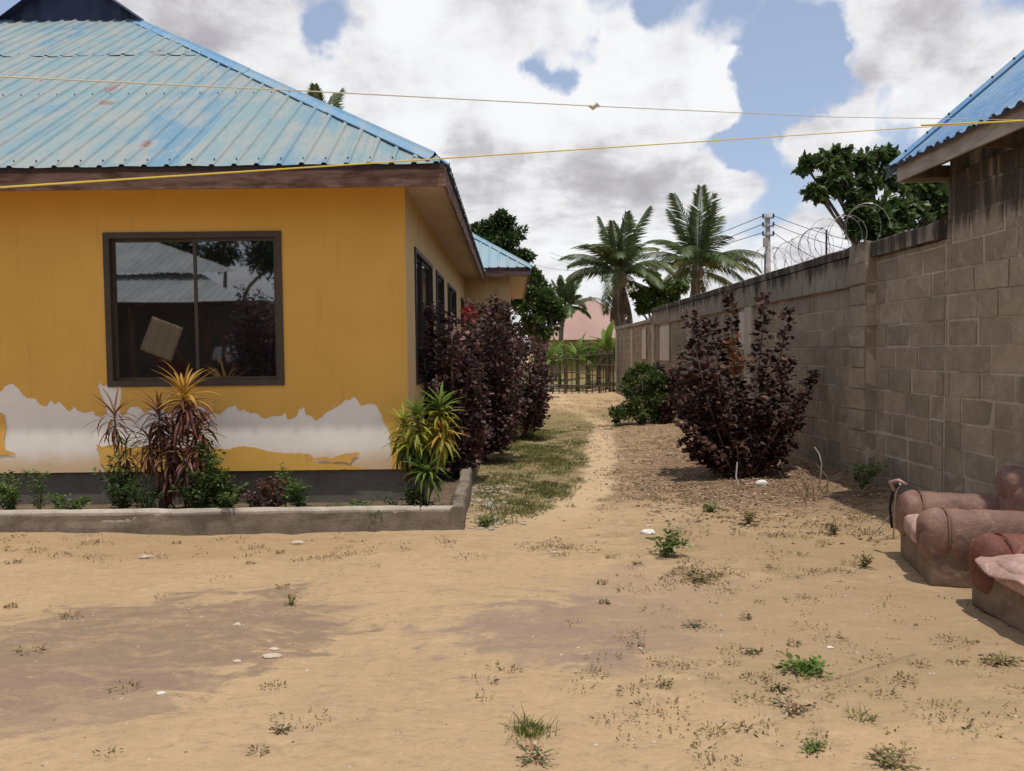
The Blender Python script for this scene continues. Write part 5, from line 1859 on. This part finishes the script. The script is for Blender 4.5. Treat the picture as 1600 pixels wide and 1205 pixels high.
# ------------------------------------------------------------------ PINK ROOFED HOUSE
ph = empty('pink_roofed_house', (4.9, 48, 0), 'distant house with a faded pink pyramid roof behind the palms', 'house')
ap = atY(922, 464, 48); ez = atY(900, 531, 45).z
cx_, hw_ = ap.x, 3.3
pr = MB().box(cx_ - hw_ + .3, cx_ + hw_ - .3, 45.2, 50.9, 0, ez).build('wall', M['paint_side'], ph)
rv = [(cx_ - hw_, 44.8, ez), (cx_ + hw_, 44.8, ez), (cx_ + hw_, 51.4, ez), (cx_ - hw_, 51.4, ez), tuple(ap)]
MB().add(rv, [(0, 1, 4), (1, 2, 4), (2, 3, 4), (3, 0, 4), (3, 2, 1, 0)]).build('roof', M['roof_pink'], ph)
for (a_, b_) in ((0, 4), (1, 4)):
    MB().tube([rv[a_], rv[b_]], .07, 6).build('hip_cap', M['roof_pink'], ph)

# ------------------------------------------------------------------ STICK FENCE AND GARDEN
DF = 29.0
fe = empty('stick_fence', (atY(905, 600, DF).x, DF, 0), 'rustic fence of dark sticks across the end of the yard with a small gate', 'fence')
for px, top, th in ((863, 552, .03), (873, 556, .02), (883, 545, .065), (893, 556, .02), (904, 552, .03), (916, 548, .04), (925, 556, .02), (936, 545, .045), (946, 550, .03), (953, 548, .03), (958, 545, .04)):
    a_ = atY(px, top, DF)
    x = a_.x
    MB().tube([(x, DF, -.1), (x + .01, DF, a_.z * .5), (x + .03 * random.uniform(-1, 1), DF, a_.z)], [th, th, th * .85], 6).build('post', M['wood'], fe)
for (xa, ya, xb, yb) in ((858, 601, 960, 606), (858, 582, 915, 583), (916, 556, 958, 553), (916, 570, 958, 572), (916, 584, 940, 590), (858, 560, 905, 562), (916, 598, 938, 594)):
    a_, b_ = atY(xa, ya, DF - .05), atY(xb, yb, DF - .05)
    MB().tube([a_, a_.lerp(b_, .5) + Vector((0, 0, .02)), b_], .025, 6).build('rail', M['wood'], fe)
for k in range(16):
    px = random.uniform(938, 958)
    a_ = atY(px, random.uniform(540, 560), DF + .06)
    MB().tube([(a_.x + .1 * random.uniform(-1, 1), DF + .06, 0), a_], .012, 4).build('stick', M['wood'], fe)


def banana(px, ptop, d, label, n=9, L=1.1, W_=.28, key='leaf_bright'):
    top = atY(px, ptop + 16, d)
    base = Vector((top.x, d, 0))
    t = empty('banana_plant', base, label, 'plant', 'garden plants beyond the stick fence')
    MB().tube([base, base.lerp(Vector((top.x, d, top.z * .6)), .6), Vector((top.x, d, top.z * .62))], [.09, .07, .04], 8).build('stem', M['greenstem'], t, True)
    for i in range(n):
        me = strap_mesh(L * random.choice((.8, 1, 1.1)), W_, random.choice((.8, 1.2, 1.6)), M[key], key + 'b')
        o = bpy.data.objects.new('leaf', me); col.objects.link(o); o.parent = t
        o.location = (0, 0, top.z * .6)
        o.rotation_euler = (random.uniform(-.4, .4), -R(random.uniform(15, 80)), R(i * 137.5))
    return t


banana(948, 490, 31, 'banana plant with upright pale leaves at the wall end', 12, 1.5, .30)
for px, py, d, lab in ((862, 535, 31, 'leftmost leafy garden plant behind the stick fence'), (884, 528, 33, 'tall garden plant behind the thickest fence post'), (902, 530, 31, 'spiky leaved garden plant in the middle of the fence'), (920, 532, 33, 'garden plant behind the little gate'), (934, 530, 35, 'farther garden plant below the pink roof right side'), (874, 532, 35, 'farther garden plant below the pink roof left side')):
    banana(px, py - 14, d, lab, 26, 1.35, .13, 'leaf_bright' if px % 4 else 'leaf_mid')
hedgeclumps = [px_clump(x, 556 + random.uniform(-8, 6), 44, 15) for x in range(840, 975, 11)]
P, D = clump_cloud(hedgeclumps, 260, .2, .9, 6)
n = len(P)
P[:, 2] = np.maximum(P[:, 2], .02)
o = leaves('undergrowth', P, D, .24 * rng.uniform(.6, 1.3, n), .10, 'oval', M['leaf_bright'], None)
o['kind'] = 'stuff'; o['label'] = 'green undergrowth of the garden beyond the fence'
# far tree line closes the horizon behind the wall and houses
far = []
for x in range(-140, 160, 7):
    far.append(((x + random.uniform(-2, 2), 118 + random.uniform(-6, 6), 2.4), random.uniform(3, 4.6)))
P, D = clump_cloud(far, 420, .5, .9, 10)
n = len(P)
o = leaves('distant_woods', P, D, .95 * rng.uniform(.6, 1.3, n), .5, 'oval', M['leaf_dark'], None)
o['kind'] = 'stuff'; o['label'] = 'low line of distant trees at the horizon'

# ------------------------------------------------------------------ POWER POLE AND CABLES
DP = 30.0
tp = atY(1199, 334, DP)
pole = empty('power_pole', (tp.x + .05, DP, 0), 'grey concrete power pole standing behind the wall right of the palms', 'pole')
MB().tube([(tp.x + .06, DP, 0), (tp.x, DP, tp.z)], [.15, .10], 10).build('shaft', M['pole'], pole, True)
for dz in (.18, .5, .85):
    MB().box(tp.x - .22, tp.x + .22, DP - .14, DP - .08, tp.z - dz - .03, tp.z - dz + .03).build('crossarm', M['wire'], pole)
    for s_ in (-.2, .2):
        MB().tube([(tp.x + s_, DP - .11, tp.z - dz + .03), (tp.x + s_, DP - .11, tp.z - dz + .16)], [.045, .03], 6).build('insulator', M['cable'], pole)
MB().box(tp.x - .2, tp.x - .02, DP - .2, DP - .1, tp.z - 1.3, tp.z - .95).build('junction_box', M['pole'], pole)


def cable(a, b, sag, r, label, mat='cable', n=14, name='power_cable', group='power cables on the pole'):
    a, b = Vector(a), Vector(b)
    pts = [a.lerp(b, i / n) - Vector((0, 0, sag * 4 * (i / n) * (1 - i / n))) for i in range(n + 1)]
    o = MB().tube(pts, r, 5).build(name, M[mat], None)
    return setp(o, label, 'cable', group)


for k, (px, py, d, lab) in enumerate(((860, 395, 70, 'topmost power cable running left from the pole toward the palms'), (860, 402, 70, 'middle power cable running left from the pole'), (820, 408, 75, 'lowest power cable running left toward the house wing'))):
    cable((tp.x - .2, DP - .11, tp.z - .1 - .32 * k), atY(px, py, d), 1.2, .014, lab)
for k, (px, py, d, lab) in enumerate(((1600, 398, 24, 'topmost power cable running right from the pole'), (1600, 418, 24, 'middle power cable running right from the pole'), (1520, 470, 20, 'lowest steep power cable dropping right from the pole'))):
    cable((tp.x + .2, DP - .11, tp.z - .1 - .32 * k), atY(px, py, d), .5, .012, lab)

# ------------------------------------------------------------------ CLOTHES LINES OVER THE YARD


def rope(pa, pb, r, mat, label, sag=0, mids=()):
    pts = [Vector(pa)] + [Vector(q) for q in mids] + [Vector(pb)]
    mb = MB()
    fine_ = []
    for a, b in zip(pts[:-1], pts[1:]):
        for i in range(12):
            fine_.append(a.lerp(b, i / 12))
    fine_.append(pts[-1])
    mb.tube(fine_, r, 6)
    o = mb.build('clothes_line', M[mat], None)
    return setp(o, label, 'rope', 'nylon ropes strung over the yard')


rope(atY(-60, 117, 1.05), atY(1640, 188, 3.4), .0012, 'rope_old', 'upper faded nylon rope stretched over the yard with a knot', mids=[atY(470, 142, 1.45), atY(928, 166, 1.9), atY(1300, 183, 2.55)])
rope(atY(-60, 297, 1.0), atY(1640, 186, 3.36), .0014, 'rope', 'lower yellow nylon rope stretched over the yard', mids=[atY(400, 267, 1.35), atY(720, 246, 1.65), atY(1300, 208, 2.5)])
rope(atY(1440, 196, 3.0), atY(1640, 187, 3.38), .0035, 'rope', 'short doubled yellow rope end at the right edge')
kn = atY(928, 166, 1.9)
o = MB().tube([kn + Vector((-.012, 0, .002)), kn + Vector((-.003, 0, -.004)), kn + Vector((.008, 0, .004)), kn + Vector((.014, 0, -.002))], [.003, .006, .006, .002], 6).build('rope_knot', M['rope_old'], None)
setp(o, 'small grey knot tied on the upper rope', 'knot')

# ------------------------------------------------------------------ BEHIND THE PHOTOGRAPHER (seen mirrored in the front window)
vh = empty('veranda_house', (-9.5, -5, 0), 'low house with pale sheet roof and dark veranda mirrored in the front window', 'house')
MB().box(-16, -6.1, -9, -1.9, -.1, .35).build('floor_slab', M['kerb'], vh)
MB().box(-16, -6.3, -9, -4.2, .35, 3.0).build('wall', M['plinth'], vh)
for x in (-8.75, -7.0, -11, -13.5):
    MB().box(x - .06, x + .06, -2.1, -1.98, .35, 2.8).build('post', M['wood'], vh)
vr = MB().box(-15.9, -6.3, -2.05, -1.95, 2.72, 2.82).build('roof', M['wood'], vh)
for k in range(12):
    u0 = k * W4
    sheet('roof_sheet', Vector((-5.95, -1.6, 2.82)), (-1, 0, 0), Vector((0, -1, .42)), u0, u0 + W4, lambda a: 0.0, lambda a: min(2.1, a * 1.2), M['roof_pale'], vr)
    sheet('roof_sheet', Vector((-6.6, -3.1, 3.62)), (-1, 0, 0), Vector((0, -1, .5)), u0, u0 + W4, lambda a: 0.0, lambda a: min(2.8, a * .8), M['roof_pale'], vr)
bk = [('mango_tree', (-4.5, -12, 0), [((-4.5, -12, 5.6), 2.2), ((-6.5, -12, 5.0), 1.8), ((-3, -11, 4.4), 1.8), ((-5, -11, 3.4), 1.6), ((-2, -12, 6), 1.8), ((-6.8, -11, 3.6), 1.5), ((-4.2, -10.5, 4.8), 1.7), ((-8, -12, 6.2), 1.8), ((-5.5, -11, 7), 1.8)], 'big dark tree behind the veranda house right side'),
      ('mango_tree', (-11, -14, 0), [((-11, -14, 6.2), 2.0), ((-13.5, -14, 5.8), 1.8), ((-9, -14, 5.2), 1.6)], 'big dark tree behind the veranda house roof'),
      ('mango_tree', (1.5, -13, 0), [((1.5, -13, 4.2), 2.0), ((3.5, -13, 4.6), 1.8), ((0, -13, 3.4), 1.6)], 'round dark tree behind the photographer')]
for nm, b, cl, lab in bk:
    tree(nm, b, .22, cl, 1500, .26, .11, M['leaf_dark'], lab, group='trees behind the veranda house', sub=10)
wand_bush('purple_shrub', (-5.35, -.9, 0), [((-5.35 + random.uniform(-.6, .6), -.9 + random.uniform(-.5, .5), random.uniform(1.6, 3.1)), .24, .15) for _ in range(22)],
          'tall purple shrub behind the photographer mirrored at the right side of the window', M['leaf_mauve'], .08, 200)


def person(loc, rz, shirt, trousers, label, arms_up=False):
    t = empty('person', loc, label, 'person', None, rz)
    J = {'pel': (0, 0, .95), 'chest': (0, 0, 1.25), 'neck': (0, 0, 1.46), 'head': (0, .02, 1.60), 'top': (0, .01, 1.72),
         'hl': (-.1, 0, .9), 'kl': (-.12, .03, .5), 'al': (-.12, -.02, .08), 'fl': (-.12, .14, .03), 'hr': (.1, 0, .9), 'kr': (.12, .03, .5), 'ar': (.12, -.02, .08), 'fr': (.12, .14, .03),
         'sl': (-.19, 0, 1.40), 'el': (-.25, -.02, 1.12), 'wl': (-.24, .08, .88), 'sr': (.19, 0, 1.40), 'er': (.25, -.02, 1.12), 'wr': (.24, .08, .88)}
    if arms_up:
        J.update({'el': (-.28, .18, 1.5), 'wl': (-.22, .3, 1.74), 'er': (.28, .18, 1.5), 'wr': (.22, .3, 1.74)})
    rad = {'pel': .14, 'chest': .15, 'neck': .055, 'head': .095, 'top': .06, 'hl': .09, 'kl': .06, 'al': .042, 'fl': .035, 'hr': .09, 'kr': .06, 'ar': .042, 'fr': .035, 'sl': .06, 'el': .045, 'wl': .032, 'sr': .06, 'er': .045, 'wr': .032}
    E = [('pel', 'chest'), ('chest', 'neck'), ('neck', 'head'), ('head', 'top'), ('pel', 'hl'), ('hl', 'kl'), ('kl', 'al'), ('al', 'fl'), ('pel', 'hr'), ('hr', 'kr'), ('kr', 'ar'), ('ar', 'fr'), ('chest', 'sl'), ('sl', 'el'), ('el', 'wl'), ('chest', 'sr'), ('sr', 'er'), ('er', 'wr')]

    def skin(name, joints, grow, mat):
        ks = [k for k in J if k in joints]
        me = bpy.data.meshes.new(name)
        me.from_pydata([J[k] for k in ks], [(ks.index(a), ks.index(b)) for a, b in E if a in ks and b in ks], [])
        o = bpy.data.objects.new(name, me); col.objects.link(o); o.parent = t
        md = o.modifiers.new('skin', 'SKIN'); sv = me.skin_vertices[0].data
        for i, k in enumerate(ks):
            sv[i].radius = (rad[k] + grow, (rad[k] + grow) * .85); sv[i].use_root = (i == 0)
        sb = o.modifiers.new('sub', 'SUBSURF'); sb.levels = 1; sb.render_levels = 2
        me.materials.append(mat)
    skin('body', list(J), 0, simple('skin', (.10, .05, .03), (.13, .065, .04), 10, .5))
    skin('shirt', ['pel', 'chest', 'sl', 'el', 'sr', 'er'], .03, shirt)
    skin('trousers', ['pel', 'hl', 'kl', 'al', 'hr', 'kr', 'ar'], .022, trousers)
    return t


person((-6.55, -1.95, .35), R(180), simple('grey_shirt', (.52, .54, .60), (.44, .45, .5), 9, .9), simple('dark_trousers', (.03, .03, .04), (.05, .05, .06), 9, .9), 'person in a grey shirt on the veranda, seen mirrored in the front window')
person((-7.55, -1.4, .0), R(0), simple('maroon_dress', (.12, .02, .03), (.16, .03, .04), 9, .9), simple('maroon_skirt', (.10, .02, .03), (.13, .03, .04), 9, .9), 'person in maroon holding up a beige cloth, mirrored in the front window', True)
vs_, fs_ = [], []
for i in range(12):
    for j in range(12):
        u, v = i / 11 - .5, j / 11 - .5
        x, z = u * .72, v * .78
        an = R(22)
        vs_.append((-7.62 + x * math.cos(an) + z * math.sin(an), -1.05 + .03 * math.sin(u * 19), 1.98 + z * math.cos(an) - x * math.sin(an)))
        if i and j: b = i * 12 + j; fs_.append((b - 13, b - 12, b, b - 1))
o = pyd('cloth', vs_, fs_, simple('beige_cloth', (.62, .52, .36), (.52, .43, .3), 6, .9, stretch=(8, 1, 1)), None, True)
o.modifiers.new('thick', 'SOLIDIFY').thickness = .006
setp(o, 'beige striped cloth held up behind the photographer, mirrored in the front window', 'cloth')
